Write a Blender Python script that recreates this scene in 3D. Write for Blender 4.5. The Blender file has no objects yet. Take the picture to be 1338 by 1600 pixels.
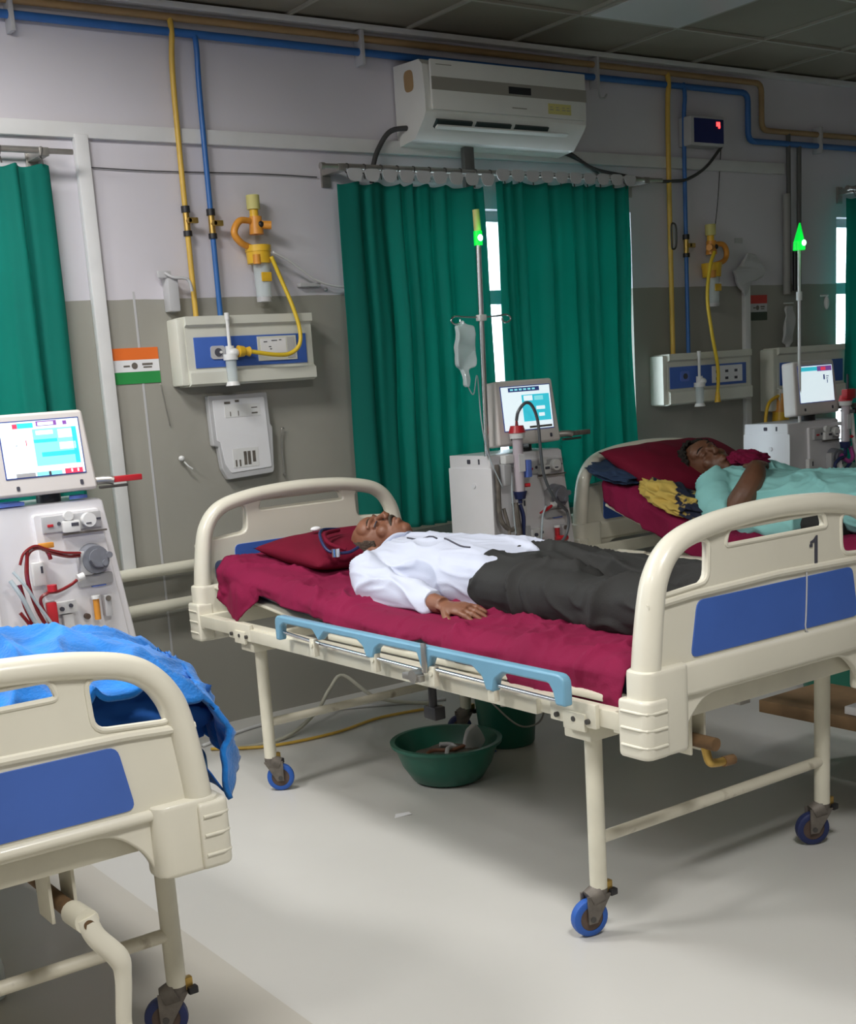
import bpy, bmesh, math, random
from mathutils import Vector, Matrix, noise
C = bpy.context.scene.collection
sc = bpy.context.scene
PI = math.pi
V = Vector
random.seed(4)

# ------------------------------------------------------------------ camera
cam_d = bpy.data.cameras.new('camera'); cam = bpy.data.objects.new('camera', cam_d); C.objects.link(cam)
yaw, pitch, roll, fpx, cxp, cyp = math.radians(34.105368), math.radians(11.972207), math.radians(-4.094762), 1982.05, 609.6, 1025.4
Fv = V((math.sin(yaw)*math.cos(pitch), math.cos(yaw)*math.cos(pitch), -math.sin(pitch)))
Rv = V((math.cos(yaw), -math.sin(yaw), 0)); Uv = Rv.cross(Fv)
R2 = math.cos(roll)*Rv + math.sin(roll)*Uv; U2 = -math.sin(roll)*Rv + math.cos(roll)*Uv
m = Matrix((R2, U2, -Fv)).transposed().to_4x4(); m.translation = V((0, 0, 1.48))
cam.matrix_world = m
cam_d.sensor_fit = 'VERTICAL'; cam_d.sensor_height = 36; cam_d.lens = fpx/1600*36
cam_d.shift_x = (669-cxp)/1600; cam_d.shift_y = (cyp-800)/1600
cam_d.clip_start = .05
sc.camera = cam

# ------------------------------------------------------------------ world, exposure
w = bpy.data.worlds.new('world'); sc.world = w; w.use_nodes = True
w.node_tree.nodes['Background'].inputs[0].default_value = (.80, .90, 1.0, 1)
w.node_tree.nodes['Background'].inputs[1].default_value = 7
sc.view_settings.view_transform = 'Standard'; sc.view_settings.look = 'None'
sc.view_settings.gamma = 1; sc.view_settings.exposure = 0.0

# ------------------------------------------------------------------ lamps (ceiling light panels that are on, behind and left of the viewer's frame)
CEIL = 3.11
def area(name, x, y, p, sx=.6, sy=.6, col=(1, .98, .95), spread=180):
    l = bpy.data.lights.new(name, 'AREA'); l.shape = 'RECTANGLE'; l.size = sx; l.size_y = sy
    l.energy = p; l.color = col; l.spread = math.radians(spread)
    o = bpy.data.objects.new(name, l); C.objects.link(o); o.location = (x, y, CEIL-.035); return o
LAMPS = [(1.25, 3.80, 46), (-.40, 3.70, 66), (1.35, .70, 68), (-1.05, 1.75, 24)]
for i, (x, y, p) in enumerate(LAMPS): area('panel_lamp', x, y, p)

# ------------------------------------------------------------------ materials
def mat(name, col, rough=.5, metal=0, var=.0, vscale=6, bump=0, bscale=40, emit=0, alpha=1, trans=0, spec=.5, sheen=0, coat=0, dirt=None):
    m = bpy.data.materials.new(name); m.use_nodes = True; nt = m.node_tree; b = nt.nodes['Principled BSDF']
    c4 = (*col, 1)
    b.inputs['Base Color'].default_value = c4; b.inputs['Roughness'].default_value = rough; b.inputs['Metallic'].default_value = metal
    b.inputs['Specular IOR Level'].default_value = spec
    if sheen: b.inputs['Sheen Weight'].default_value = sheen
    if coat: b.inputs['Coat Weight'].default_value = coat
    if emit: b.inputs['Emission Color'].default_value = c4; b.inputs['Emission Strength'].default_value = emit
    if alpha < 1: b.inputs['Alpha'].default_value = alpha
    if trans: b.inputs['Transmission Weight'].default_value = trans
    tc = None
    if var or bump or dirt:
        tc = nt.nodes.new('ShaderNodeTexCoord')
    if var or dirt:
        n = nt.nodes.new('ShaderNodeTexNoise'); n.inputs['Scale'].default_value = vscale; n.inputs['Detail'].default_value = 5
        nt.links.new(tc.outputs['Object'], n.inputs['Vector'])
        r = nt.nodes.new('ShaderNodeValToRGB')
        lo = tuple(max(0, c*(1-var)) for c in col) if not dirt else dirt
        r.color_ramp.elements[0].color = (*lo, 1); r.color_ramp.elements[1].color = (*tuple(min(1, c*(1+var*.6)) for c in col), 1)
        r.color_ramp.elements[0].position = .3 if not dirt else .22; r.color_ramp.elements[1].position = .7 if not dirt else .4
        nt.links.new(n.outputs['Fac'], r.inputs['Fac']); nt.links.new(r.outputs['Color'], b.inputs['Base Color'])
    if bump:
        n2 = nt.nodes.new('ShaderNodeTexNoise'); n2.inputs['Scale'].default_value = bscale; n2.inputs['Detail'].default_value = 4
        nt.links.new(tc.outputs['Object'], n2.inputs['Vector'])
        bp = nt.nodes.new('ShaderNodeBump'); bp.inputs['Strength'].default_value = bump; bp.inputs['Distance'].default_value = .01
        nt.links.new(n2.outputs['Fac'], bp.inputs['Height']); nt.links.new(bp.outputs['Normal'], b.inputs['Normal'])
    return m

M = dict(
 cream=mat('cream_plastic', (.74, .71, .60), .32, var=.05, vscale=4, coat=.2),
 cream2=mat('cream_enamel', (.70, .67, .55), .38, var=.07, vscale=9),
 creamworn=mat('worn_enamel', (.72, .68, .56), .45, vscale=14, dirt=(.28, .22, .14)),
 blue=mat('blue_laminate', (.055, .135, .48), .42, var=.06),
 rail=mat('pale_blue_plastic', (.17, .37, .52), .35, var=.08),
 chrome=mat('chrome', (.75, .75, .76), .18, 1),
 steel=mat('dull_steel', (.42, .40, .37), .38, .8, var=.15, vscale=20),
 darksteel=mat('dark_steel', (.09, .085, .08), .5, .5, var=.2),
 castergrey=mat('caster_grey', (.17, .15, .13), .6, .3, var=.3, vscale=30),
 tire=mat('blue_rubber', (.02, .10, .42), .5),
 tiredark=mat('dark_blue_rubber', (.015, .025, .10), .5),
 hub=mat('brown_hub', (.10, .065, .05), .6, var=.3, vscale=30),
 black=mat('black_plastic', (.015, .015, .018), .45),
 brass=mat('brass', (.55, .36, .10), .35, .8, var=.2, vscale=30),
 rust=mat('rusty_brown', (.16, .09, .04), .7, var=.4, vscale=20),
 mattress=mat('navy_vinyl', (.018, .028, .07), .4, var=.1),
 maroon=mat('maroon_cotton', (.215, .010, .050), .88, var=.14, vscale=4, bump=.12, bscale=180, spec=.2),
 maroondk=mat('maroon_pillow_cotton', (.15, .005, .022), .88, var=.12, vscale=5, bump=.12, bscale=180, spec=.2),
 navy=mat('navy_cloth', (.015, .035, .085), .9, bump=.1, bscale=150),
 shirt=mat('white_shirt', (.60, .64, .77), .85, var=.03, bump=.10, bscale=200),
 trouser=mat('charcoal_trousers', (.021, .021, .020), .85, var=.12, bump=.1, bscale=200),
 teal=mat('pale_teal_gown', (.28, .62, .60), .85, var=.05, bump=.08, bscale=150),
 skin=mat('brown_skin', (.23, .095, .052), .5, var=.18, vscale=14, bump=.08, bscale=90),
 skin2=mat('dark_brown_skin', (.15, .065, .035), .5, var=.18, vscale=14),
 hairgrey=mat('short_grey_brown_hair', (.085, .062, .045), .9, var=.4, vscale=60, bump=.8, bscale=220),
 hairdark=mat('dark_hair', (.018, .014, .010), .9, var=.4, vscale=60, bump=.9, bscale=160),
 blanket=mat('blue_fleece', (.008, .20, .66), .95, var=.45, vscale=7, bump=.35, bscale=120, sheen=.18),
 bluesheet=mat('royal_blue_sheet', (.008, .09, .36), .9, var=.1),
 curtain=None,
 machine=mat('machine_white', (.78, .77, .79), .38, var=.03, coat=.1),
 machgrey=mat('machine_grey', (.44, .44, .45), .45, var=.05),
 pump=mat('pump_grey', (.19, .20, .23), .35, var=.15, vscale=20),
 bezel=mat('monitor_bezel', (.68, .64, .61), .4),
 screenb=mat('screen_white', (.62, .72, .76), .3, emit=1.0),
 screenc=mat('screen_cyan', (.04, .50, .62), .3, emit=.8),
 screenl=mat('screen_pale_cyan', (.20, .62, .68), .3, emit=.9),
 screend=mat('screen_dark_blue', (.03, .05, .20), .3, emit=.5),
 screenp=mat('screen_purple', (.22, .08, .35), .3, emit=.6),
 screenr=mat('screen_red', (.75, .05, .10), .3, emit=.8),
 white=mat('white_plastic', (.74, .74, .73), .4, var=.03),
 whitegrey=mat('pale_grey_plastic', (.50, .50, .51), .45, var=.05),
 paper=mat('white_paper', (.78, .78, .80), .8),
 ink=mat('ink', (.06, .06, .08), .8),
 blood=mat('blood_tube_red', (.20, .012, .015), .2, coat=.5),
 redcap=mat('red_plastic', (.50, .02, .03), .35),
 cleartube=mat('clear_tube', (.50, .58, .62), .2, alpha=.75, coat=.5),
 greytube=mat('grey_tube', (.10, .11, .12), .35),
 clear=mat('clear_bag', (.72, .80, .82), .15, alpha=.55, coat=.5),
 yellow=mat('yellow_plastic', (.78, .47, .03), .4, var=.12, vscale=20),
 yellowh=mat('yellow_hose', (.72, .50, .03), .4),
 yellowp=mat('yellow_pipe_paint', (.66, .42, .07), .42, var=.12),
 bluep=mat('blue_pipe_paint', (.03, .14, .42), .4, var=.1),
 brownp=mat('ochre_pipe_paint', (.38, .24, .11), .5, var=.15),
 greyp=mat('grey_pipe_paint', (.10, .10, .095), .5, var=.1),
 orange=mat('orange_plastic', (.72, .30, .04), .4, var=.15, vscale=15),
 whitep=mat('white_trunking', (.68, .68, .68), .5, var=.05, vscale=8),
 creampipe=mat('cream_pipe_paint', (.62, .60, .50), .4, var=.05),
 panel=mat('bedhead_cream', (.68, .68, .60), .4, var=.03),
 saffron=mat('saffron', (.78, .16, .02), .6),
 flaggreen=mat('flag_green', (.02, .27, .06), .6),
 flagred=mat('faded_red', (.50, .04, .03), .6),
 flagdark=mat('faded_dark_green', (.05, .07, .05), .6),
 acwhite=mat('ac_white', (.72, .72, .68), .4, var=.03),
 acband=mat('ac_champagne_band', (.30, .285, .25), .4),
 acvent=mat('ac_dark_vent', (.02, .035, .035), .5),
 stickery=mat('yellow_sticker', (.60, .55, .20), .6),
 navyplastic=mat('navy_display', (.006, .015, .12), .4),
 led=mat('red_led', (1.0, .03, .03), .4, emit=5),
 green=mat('dark_green_plastic', (.008, .115, .075), .38, var=.08, coat=.15),
 greenled=mat('green_lamp', (.0, .62, .045), .4, emit=1.0),
 greenglow=mat('green_lamp_core', (.45, 1.0, .60), .4, emit=6),
 wood=mat('brown_wood', (.26, .16, .08), .6, var=.3, vscale=8),
 goldcloth=mat('mustard_cloth', (.52, .36, .07), .85, var=.3, vscale=12),
 purple=mat('purple_label', (.40, .06, .28), .4),
 bluelab=mat('blue_label', (.12, .20, .60), .5),
 pinkstain=mat('clear_dialyser_shell', (.62, .55, .60), .25, alpha=.85, coat=.6),
 frame=mat('window_aluminium', (.45, .46, .47), .35, .6),
)
def glass_mat():
    m = bpy.data.materials.new('window_glass'); m.use_nodes = True; nt = m.node_tree; nt.nodes.clear()
    o = nt.nodes.new('ShaderNodeOutputMaterial'); t = nt.nodes.new('ShaderNodeBsdfTransparent'); g = nt.nodes.new('ShaderNodeBsdfGlossy')
    g.inputs['Roughness'].default_value = .03; x = nt.nodes.new('ShaderNodeMixShader'); x.inputs[0].default_value = .06
    t.inputs[0].default_value = (.93, .96, .96, 1)
    nt.links.new(t.outputs[0], x.inputs[1]); nt.links.new(g.outputs[0], x.inputs[2]); nt.links.new(x.outputs[0], o.inputs[0]); return m
M['glass'] = glass_mat()
def curtain_mat(name, col, tr):
    m = bpy.data.materials.new(name); m.use_nodes = True; nt = m.node_tree; b = nt.nodes['Principled BSDF']
    o = nt.nodes['Material Output']; b.inputs['Base Color'].default_value = (*col, 1); b.inputs['Roughness'].default_value = .85
    t = nt.nodes.new('ShaderNodeBsdfTranslucent'); t.inputs[0].default_value = (col[0]*1.3, col[1]*1.3, col[2]*1.3, 1)
    x = nt.nodes.new('ShaderNodeMixShader'); x.inputs[0].default_value = tr
    tc = nt.nodes.new('ShaderNodeTexCoord'); n = nt.nodes.new('ShaderNodeTexNoise'); n.inputs['Scale'].default_value = 3
    mp = nt.nodes.new('ShaderNodeMapping'); mp.inputs['Scale'].default_value = (3, 3, .25)
    nt.links.new(tc.outputs['Object'], mp.inputs[0]); nt.links.new(mp.outputs[0], n.inputs['Vector'])
    r = nt.nodes.new('ShaderNodeValToRGB'); r.color_ramp.elements[0].color = (*[c*.85 for c in col], 1); r.color_ramp.elements[1].color = (*[min(1, c*1.12) for c in col], 1)
    nt.links.new(n.outputs['Fac'], r.inputs[0]); nt.links.new(r.outputs[0], b.inputs['Base Color'])
    nt.links.new(b.outputs[0], x.inputs[1]); nt.links.new(t.outputs[0], x.inputs[2]); nt.links.new(x.outputs[0], o.inputs[0]); return m
M['curtain'] = curtain_mat('teal_curtain_cloth', (.003, .225, .18), .50)

# ------------------------------------------------------------------ geometry helpers
def loc_of(p):
    v = V((0, 0, 0))
    while p: v += p.location; p = p.parent
    return v
class G:
    def __init__(s, mats=None): s.bm = bmesh.new(); s.mats = mats or []
    def _mi(s, mt, faces):
        if mt is None: return
        if mt not in s.mats: s.mats.append(mt)
        i = s.mats.index(mt)
        for f in faces: f.material_index = i
    def box(s, lo, hi, mt=None, bev=0, rot=None, seg=2):
        lo, hi = V(lo), V(hi); c = (lo+hi)/2; d = hi-lo
        r = bmesh.ops.create_cube(s.bm, size=1, matrix=Matrix.Translation(c) @ (rot.to_4x4() if rot else Matrix()) @ Matrix.Diagonal((abs(d.x), abs(d.y), abs(d.z), 1)))
        fs = {f for v in r['verts'] for f in v.link_faces}
        s._mi(mt, fs)
        if bev:
            es = list({e for v in r['verts'] for e in v.link_edges})
            q = bmesh.ops.bevel(s.bm, geom=es, offset=bev, segments=seg, profile=.6, affect='EDGES')
            if mt is not None: s._mi(mt, q['faces'])
        return s
    def cyl(s, a, b, r1, r2=None, mt=None, n=16, caps=True):
        a, b = V(a), V(b); d = b-a; q = d.to_track_quat('Z', 'Y').to_matrix().to_4x4()
        r = bmesh.ops.create_cone(s.bm, cap_ends=caps, segments=n, radius1=r1, radius2=r1 if r2 is None else r2, depth=d.length, matrix=Matrix.Translation((a+b)/2) @ q)
        s._mi(mt, {f for v in r['verts'] for f in v.link_faces}); return s
    def ell(s, c, rad, mt=None, rot=None, sub=3):
        r = bmesh.ops.create_icosphere(s.bm, subdivisions=sub, radius=1, matrix=Matrix.Translation(V(c)) @ (rot.to_4x4() if rot else Matrix()) @ Matrix.Diagonal((*rad, 1)))
        s._mi(mt, {f for v in r['verts'] for f in v.link_faces}); return s
    def tube(s, pts, r, mt=None, n=10, smooth=True, flat=1):
        pts = [V(p) for p in pts]; rs = r if isinstance(r, (list, tuple)) else [r]*len(pts)
        if smooth and len(pts) > 2:
            P, Q = [], []
            for i in range(len(pts)-1):
                p0, p1, p2, p3 = pts[max(i-1, 0)], pts[i], pts[i+1], pts[min(i+2, len(pts)-1)]
                for k in range(6):
                    t = k/6; P.append(.5*((2*p1)+(p2-p0)*t+(2*p0-5*p1+4*p2-p3)*t*t+(3*p1-p0-3*p2+p3)*t**3)); Q.append(rs[i]*(1-t)+rs[i+1]*t)
            P.append(pts[-1]); Q.append(rs[-1])
        else: P, Q = pts, rs
        rings = []; up = None
        for i, p in enumerate(P):
            d = (P[min(i+1, len(P)-1)]-P[max(i-1, 0)]).normalized()
            if up is None: up = V((0, 0, 1)) if abs(d.z) < .9 else V((0, 1, 0))
            sd = d.cross(up).normalized(); up = sd.cross(d).normalized()
            rings.append([s.bm.verts.new(p+(sd*math.cos(2*PI*k/n)+up*math.sin(2*PI*k/n)*flat)*Q[i]) for k in range(n)])
        fs = []
        for a, b in zip(rings, rings[1:]):
            for k in range(n): fs.append(s.bm.faces.new((a[k], a[(k+1) % n], b[(k+1) % n], b[k])))
        fs.append(s.bm.faces.new(rings[0][::-1])); fs.append(s.bm.faces.new(rings[-1]))
        s._mi(mt, fs); return s
    def loft(s, rings, mt=None, cap=True):
        R = [[s.bm.verts.new(p) for p in r] for r in rings]; n = len(R[0]); fs = []
        for a, b in zip(R, R[1:]):
            for k in range(n): fs.append(s.bm.faces.new((a[k], a[(k+1) % n], b[(k+1) % n], b[k])))
        if cap: fs.append(s.bm.faces.new(R[0][::-1])); fs.append(s.bm.faces.new(R[-1]))
        s._mi(mt, fs); return s
    def lathe(s, prof, c, mt=None, n=32):
        c = V(c); R = [[s.bm.verts.new(c+V((r*math.cos(2*PI*k/n), r*math.sin(2*PI*k/n), z))) for k in range(n)] for r, z in prof]; fs = []
        for a, b in zip(R, R[1:]):
            for k in range(n): fs.append(s.bm.faces.new((a[k], a[(k+1) % n], b[(k+1) % n], b[k])))
        s._mi(mt, fs); return s
    def prism(s, outlines, o, u, v, th, mt=None, bev=0):
        # outlines: list of 2D loops (first outer, rest holes) laid in plane o+u*a+v*b, extruded +-th/2 along u x v
        cu = bpy.data.curves.new('c', 'CURVE'); cu.dimensions = '2D'; cu.fill_mode = 'BOTH'; cu.extrude = max(th/2-bev, .0001); cu.bevel_depth = bev; cu.bevel_resolution = 2; cu.offset = -bev
        for L in outlines:
            L = [p for i, p in enumerate(L) if math.dist(p, L[i-1]) > 2e-4]
            sp = cu.splines.new('POLY'); sp.points.add(len(L)-1)
            for i, (a, b) in enumerate(L): sp.points[i].co = (a, b, 0, 1)
            sp.use_cyclic_u = True
        ob = bpy.data.objects.new('c', cu); C.objects.link(ob)
        dg = bpy.context.evaluated_depsgraph_get(); me = bpy.data.meshes.new_from_object(ob.evaluated_get(dg))
        u, v = V(u).normalized(), V(v).normalized(); wv = u.cross(v)
        T = Matrix((u, v, wv)).transposed().to_4x4(); T.translation = V(o); me.transform(T)
        n0 = len(s.bm.faces); s.bm.from_mesh(me); s.bm.faces.ensure_lookup_table()
        if mt is not None: s._mi(mt, s.bm.faces[n0:])
        bpy.data.objects.remove(ob); bpy.data.meshes.remove(me); return s
    def grid(s, nu, nv, fn, mt=None):
        vs = [[s.bm.verts.new(fn(i/(nu-1), j/(nv-1))) for j in range(nv)] for i in range(nu)]
        fs = [s.bm.faces.new((vs[i][j], vs[i+1][j], vs[i+1][j+1], vs[i][j+1])) for i in range(nu-1) for j in range(nv-1)]
        s._mi(mt, fs); return s
    def build_each(s, name, m=None, parent=None, **k):
        s.bm.verts.ensure_lookup_table(); seen = set(); out = []
        for v0 in s.bm.verts:
            if v0 in seen: continue
            st = [v0]; isl = []
            seen.add(v0)
            while st:
                v = st.pop(); isl.append(v)
                for e in v.link_edges:
                    o = e.other_vert(v)
                    if o not in seen: seen.add(o); st.append(o)
            g = G(list(s.mats)); mp = {v: g.bm.verts.new(v.co) for v in isl}
            for f in {f for v in isl for f in v.link_faces}:
                nf = g.bm.faces.new([mp[v] for v in f.verts]); nf.material_index = f.material_index
            used = sorted({f.material_index for f in g.bm.faces})
            if g.mats:
                for f in g.bm.faces: f.material_index = used.index(f.material_index)
                g.mats = [g.mats[i] for i in used]
            out.append(g.build(name, m, parent, **k))
        s.bm.free(); return out
    def build(s, name, m=None, parent=None, smooth=True, world=False, mods=(), ang=40, label=None):
        if parent is not None and world:
            bmesh.ops.translate(s.bm, vec=-loc_of(parent), verts=s.bm.verts)
        bmesh.ops.recalc_face_normals(s.bm, faces=s.bm.faces)
        me = bpy.data.meshes.new(name); s.bm.to_mesh(me); s.bm.free()
        ms = list(s.mats)
        if not ms: ms = [m]
        elif m is not None and m not in ms: ms = ms
        for q in ms: me.materials.append(M[q] if isinstance(q, str) else q)
        ob = bpy.data.objects.new(name, me); C.objects.link(ob)
        if smooth:
            for p in me.polygons: p.use_smooth = True
        for md in mods:
            x = ob.modifiers.new(md[0], md[0])
            for k, val in md[1].items(): setattr(x, k, val)
        if mods:
            dg = bpy.context.evaluated_depsgraph_get(); me2 = bpy.data.meshes.new_from_object(ob.evaluated_get(dg))
            ob.modifiers.clear(); old = ob.data; ob.data = me2; bpy.data.meshes.remove(old); me2.name = name
            if smooth:
                for p in me2.polygons: p.use_smooth = True
        if smooth and ang < 180:
            try: ob.data.set_sharp_from_angle(angle=math.radians(ang))
            except Exception: pass
        if parent is not None: ob.parent = parent
        if label: ob['label'] = label
        return ob
def thing(name, loc, label, cat, group=None):
    o = bpy.data.objects.new(name, None); C.objects.link(o); o.location = loc; o.empty_display_size = .1
    o['label'] = label; o['category'] = cat
    if group: o['group'] = group
    return o
def tag(o, label, cat, group=None):
    o['label'] = label; o['category'] = cat
    if group: o['group'] = group
    return o
def struct(o): o['kind'] = 'structure'; return o
def copy_tree(o, parent=None):
    c = o.copy(); C.objects.link(c); c.parent = parent
    for ch in list(o.children): copy_tree(ch, c)
    return c
def rrect(x0, y0, x1, y1, r, n=5):
    r = min(r, abs(x1-x0)/2-.0001, abs(y1-y0)/2-.0001); P = []
    for cx, cy, a0 in ((x1-r, y1-r, 0), (x0+r, y1-r, 90), (x0+r, y0+r, 180), (x1-r, y0+r, 270)):
        for k in range(n+1):
            a = math.radians(a0+90*k/n); P.append((cx+r*math.cos(a), cy+r*math.sin(a)))
    return P
def roundpoly(pts, r=.02, n=4):
    P = []; N = len(pts)
    for i in range(N):
        rr = r[i] if isinstance(r, (list, tuple)) else r
        a, b, c = V((*pts[i-1], 0)), V((*pts[i], 0)), V((*pts[(i+1) % N], 0))
        u, v = (a-b), (c-b); rr = min(rr, u.length*.48, v.length*.48); p, q = b+u.normalized()*rr, b+v.normalized()*rr
        for k in range(n+1):
            t = k/n; w_ = (1-t)**2*p+2*t*(1-t)*b+t*t*q; P.append((w_.x, w_.y))
    return P
def fold(p, s1, seed, warp=.12):
    p = V(p); w_ = V((nz(p, s1*.45, seed+11), nz(p, s1*.45, seed+12), nz(p, s1*.45, seed+13)))*warp
    q = p+w_; a = 1-min(1, abs(nz(q, s1, seed))*3.2); b = 1-min(1, abs(nz(q+w_, s1*1.9, seed+5))*3.0)
    return a*a*.85+b*b*.27+nz(p, s1*.5, seed+3)*.9-.25
def nz(p, s=1.0, seed=0): return noise.noise(V(p)*s+V((seed*7.3, seed*3.1, seed*5.7)))
def ridge(p, s=1.0, seed=0): return 1-abs(nz(p, s, seed))*2.2

# ------------------------------------------------------------------ room shell
XL, XR, YF, WY = -2.2, 9.2, -2.2, 5.2
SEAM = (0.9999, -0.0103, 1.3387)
def floor_mat():
    m = mat('floor_vinyl', (.56, .552, .525), .30, var=.03, vscale=1.1, spec=.4); nt = m.node_tree; b = nt.nodes['Principled BSDF']
    tc = nt.nodes['Texture Coordinate']; v = nt.nodes.new('ShaderNodeTexNoise'); v.inputs['Scale'].default_value = 8
    nt.links.new(tc.outputs['Object'], v.inputs['Vector']); r = nt.nodes.new('ShaderNodeMapRange'); r.inputs[3].default_value = .24; r.inputs[4].default_value = .42
    nt.links.new(v.outputs['Fac'], r.inputs[0]); nt.links.new(r.outputs[0], b.inputs['Roughness'])
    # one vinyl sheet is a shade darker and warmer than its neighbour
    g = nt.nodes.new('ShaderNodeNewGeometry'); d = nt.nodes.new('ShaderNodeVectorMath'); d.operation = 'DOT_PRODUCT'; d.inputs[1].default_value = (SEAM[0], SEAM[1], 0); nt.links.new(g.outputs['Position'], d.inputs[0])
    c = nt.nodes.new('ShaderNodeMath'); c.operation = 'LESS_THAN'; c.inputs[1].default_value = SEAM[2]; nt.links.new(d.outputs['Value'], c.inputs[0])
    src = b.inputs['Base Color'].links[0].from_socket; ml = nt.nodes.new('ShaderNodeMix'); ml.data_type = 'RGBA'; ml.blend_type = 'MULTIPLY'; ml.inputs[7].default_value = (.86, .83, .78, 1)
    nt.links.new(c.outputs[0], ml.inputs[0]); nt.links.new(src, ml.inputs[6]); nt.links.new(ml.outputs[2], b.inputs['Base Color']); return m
def wall_mat():
    m = mat('wall_paint', (.6, .6, .6), .6); nt = m.node_tree; b = nt.nodes['Principled BSDF']
    g = nt.nodes.new('ShaderNodeNewGeometry'); sx = nt.nodes.new('ShaderNodeSeparateXYZ'); nt.links.new(g.outputs['Position'], sx.inputs[0])
    n = nt.nodes.new('ShaderNodeTexNoise'); n.inputs['Scale'].default_value = 5; n.inputs['Detail'].default_value = 6; nt.links.new(g.outputs['Position'], n.inputs['Vector'])
    n2 = nt.nodes.new('ShaderNodeTexNoise'); n2.inputs['Scale'].default_value = 1.4; nt.links.new(g.outputs['Position'], n2.inputs['Vector'])
    e = nt.nodes.new('ShaderNodeMath'); e.operation = 'MULTIPLY_ADD'; e.inputs[1].default_value = .012; nt.links.new(n.outputs['Fac'], e.inputs[0]); nt.links.new(sx.outputs[2], e.inputs[2])
    c = nt.nodes.new('ShaderNodeMath'); c.operation = 'GREATER_THAN'; c.inputs[1].default_value = 1.925; nt.links.new(e.outputs[0], c.inputs[0])
    mx = nt.nodes.new('ShaderNodeMix'); mx.data_type = 'RGBA'; mx.inputs[6].default_value = (.335, .325, .285, 1); mx.inputs[7].default_value = (.65, .625, .67, 1)
    nt.links.new(c.outputs[0], mx.inputs[0])
    r = nt.nodes.new('ShaderNodeMapRange'); r.inputs[1].default_value = .3; r.inputs[2].default_value = .7; r.inputs[3].default_value = .93; r.inputs[4].default_value = 1.04; nt.links.new(n2.outputs['Fac'], r.inputs[0])
    ml = nt.nodes.new('ShaderNodeMix'); ml.data_type = 'RGBA'; ml.blend_type = 'MULTIPLY'; ml.inputs[0].default_value = 1
    nt.links.new(mx.outputs[2], ml.inputs[6]); nt.links.new(r.outputs[0], ml.inputs[7]); nt.links.new(ml.outputs[2], b.inputs['Base Color'])
    bp = nt.nodes.new('ShaderNodeBump'); bp.inputs['Strength'].default_value = .15; bp.inputs['Distance'].default_value = .02; nt.links.new(n.outputs['Fac'], bp.inputs['Height']); nt.links.new(bp.outputs['Normal'], b.inputs['Normal'])
    return m
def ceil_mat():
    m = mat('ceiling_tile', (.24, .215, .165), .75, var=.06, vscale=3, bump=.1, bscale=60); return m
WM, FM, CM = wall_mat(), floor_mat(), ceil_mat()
M['ceiltile'] = CM
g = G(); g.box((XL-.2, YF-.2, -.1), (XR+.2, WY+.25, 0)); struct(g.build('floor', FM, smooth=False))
# ceiling: tiles with recessed joints and T bars
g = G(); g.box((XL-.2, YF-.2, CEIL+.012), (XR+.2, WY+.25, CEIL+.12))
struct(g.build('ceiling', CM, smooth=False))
TS, TX, TY = .65, 4.50, 4.68
gt = G()
x = TX-TS*10
while x < XR:
    if x > XL: gt.box((x-.008, YF, CEIL-.002), (x+.008, WY, CEIL+.0115))
    x += TS
y = TY-TS*10
while y < WY:
    if y > YF: gt.box((XL, y-.008, CEIL-.0025), (XR, y+.008, CEIL+.011))
    y += TS
M['tbar'] = mat('ceiling_grid_bar', (.36, .34, .28), .5)
struct(gt.build('trim_1', 'tbar', smooth=False))
# back wall with three window openings
WINS = [(-.2, 1.93, .85, 2.32), (3.62, 5.32, .85, 2.32), (7.13, 8.6, .85, 2.32)]
g = G(); xs = XL-.2
for x0, x1, z0, z1 in WINS:
    g.box((xs, WY, 0), (x0, WY+.22, CEIL+.1)); g.box((x0, WY, 0), (x1, WY+.22, z0)); g.box((x0, WY, z1), (x1, WY+.22, CEIL+.1)); xs = x1
g.box((xs, WY, 0), (XR+.2, WY+.22, CEIL+.1)); struct(g.build('wall_back', WM, smooth=False))
g = G(); g.box((XL-.2, YF-.2, 0), (XL, WY, CEIL+.1)); struct(g.build('wall_left', WM, smooth=False))
g = G(); g.box((XR, YF-.2, 0), (XR+.2, WY, CEIL+.1)); struct(g.build('wall_right', WM, smooth=False))
g = G(); g.box((XL, YF-.2, 0), (XR, YF, CEIL+.1)); struct(g.build('wall_front', WM, smooth=False))
for i, (x0, x1, z0, z1) in enumerate(WINS):
    f = G(); Y0, Y1 = WY+.08, WY+.13
    f.box((x0, Y0, z0), (x0+.05, Y1, z1)); f.box((x1-.05, Y0, z0), (x1, Y1, z1)); f.box((x0, Y0, z0), (x1, Y1, z0+.05)); f.box((x0, Y0, z1-.05), (x1, Y1, z1))
    xm = (x0+x1)/2; f.box((xm-.03, Y0, z0), (xm+.03, Y1, z1)); f.box((x0, Y0, 1.86), (x1, Y1, 1.93))
    fo = struct(f.build('window_%d' % (i+1), 'frame', smooth=False))
    p = G(); p.box((x0+.03, WY+.1, z0+.03), (x1-.03, WY+.106, z1-.03)); p.build('pane', 'glass', fo, smooth=False)
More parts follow.
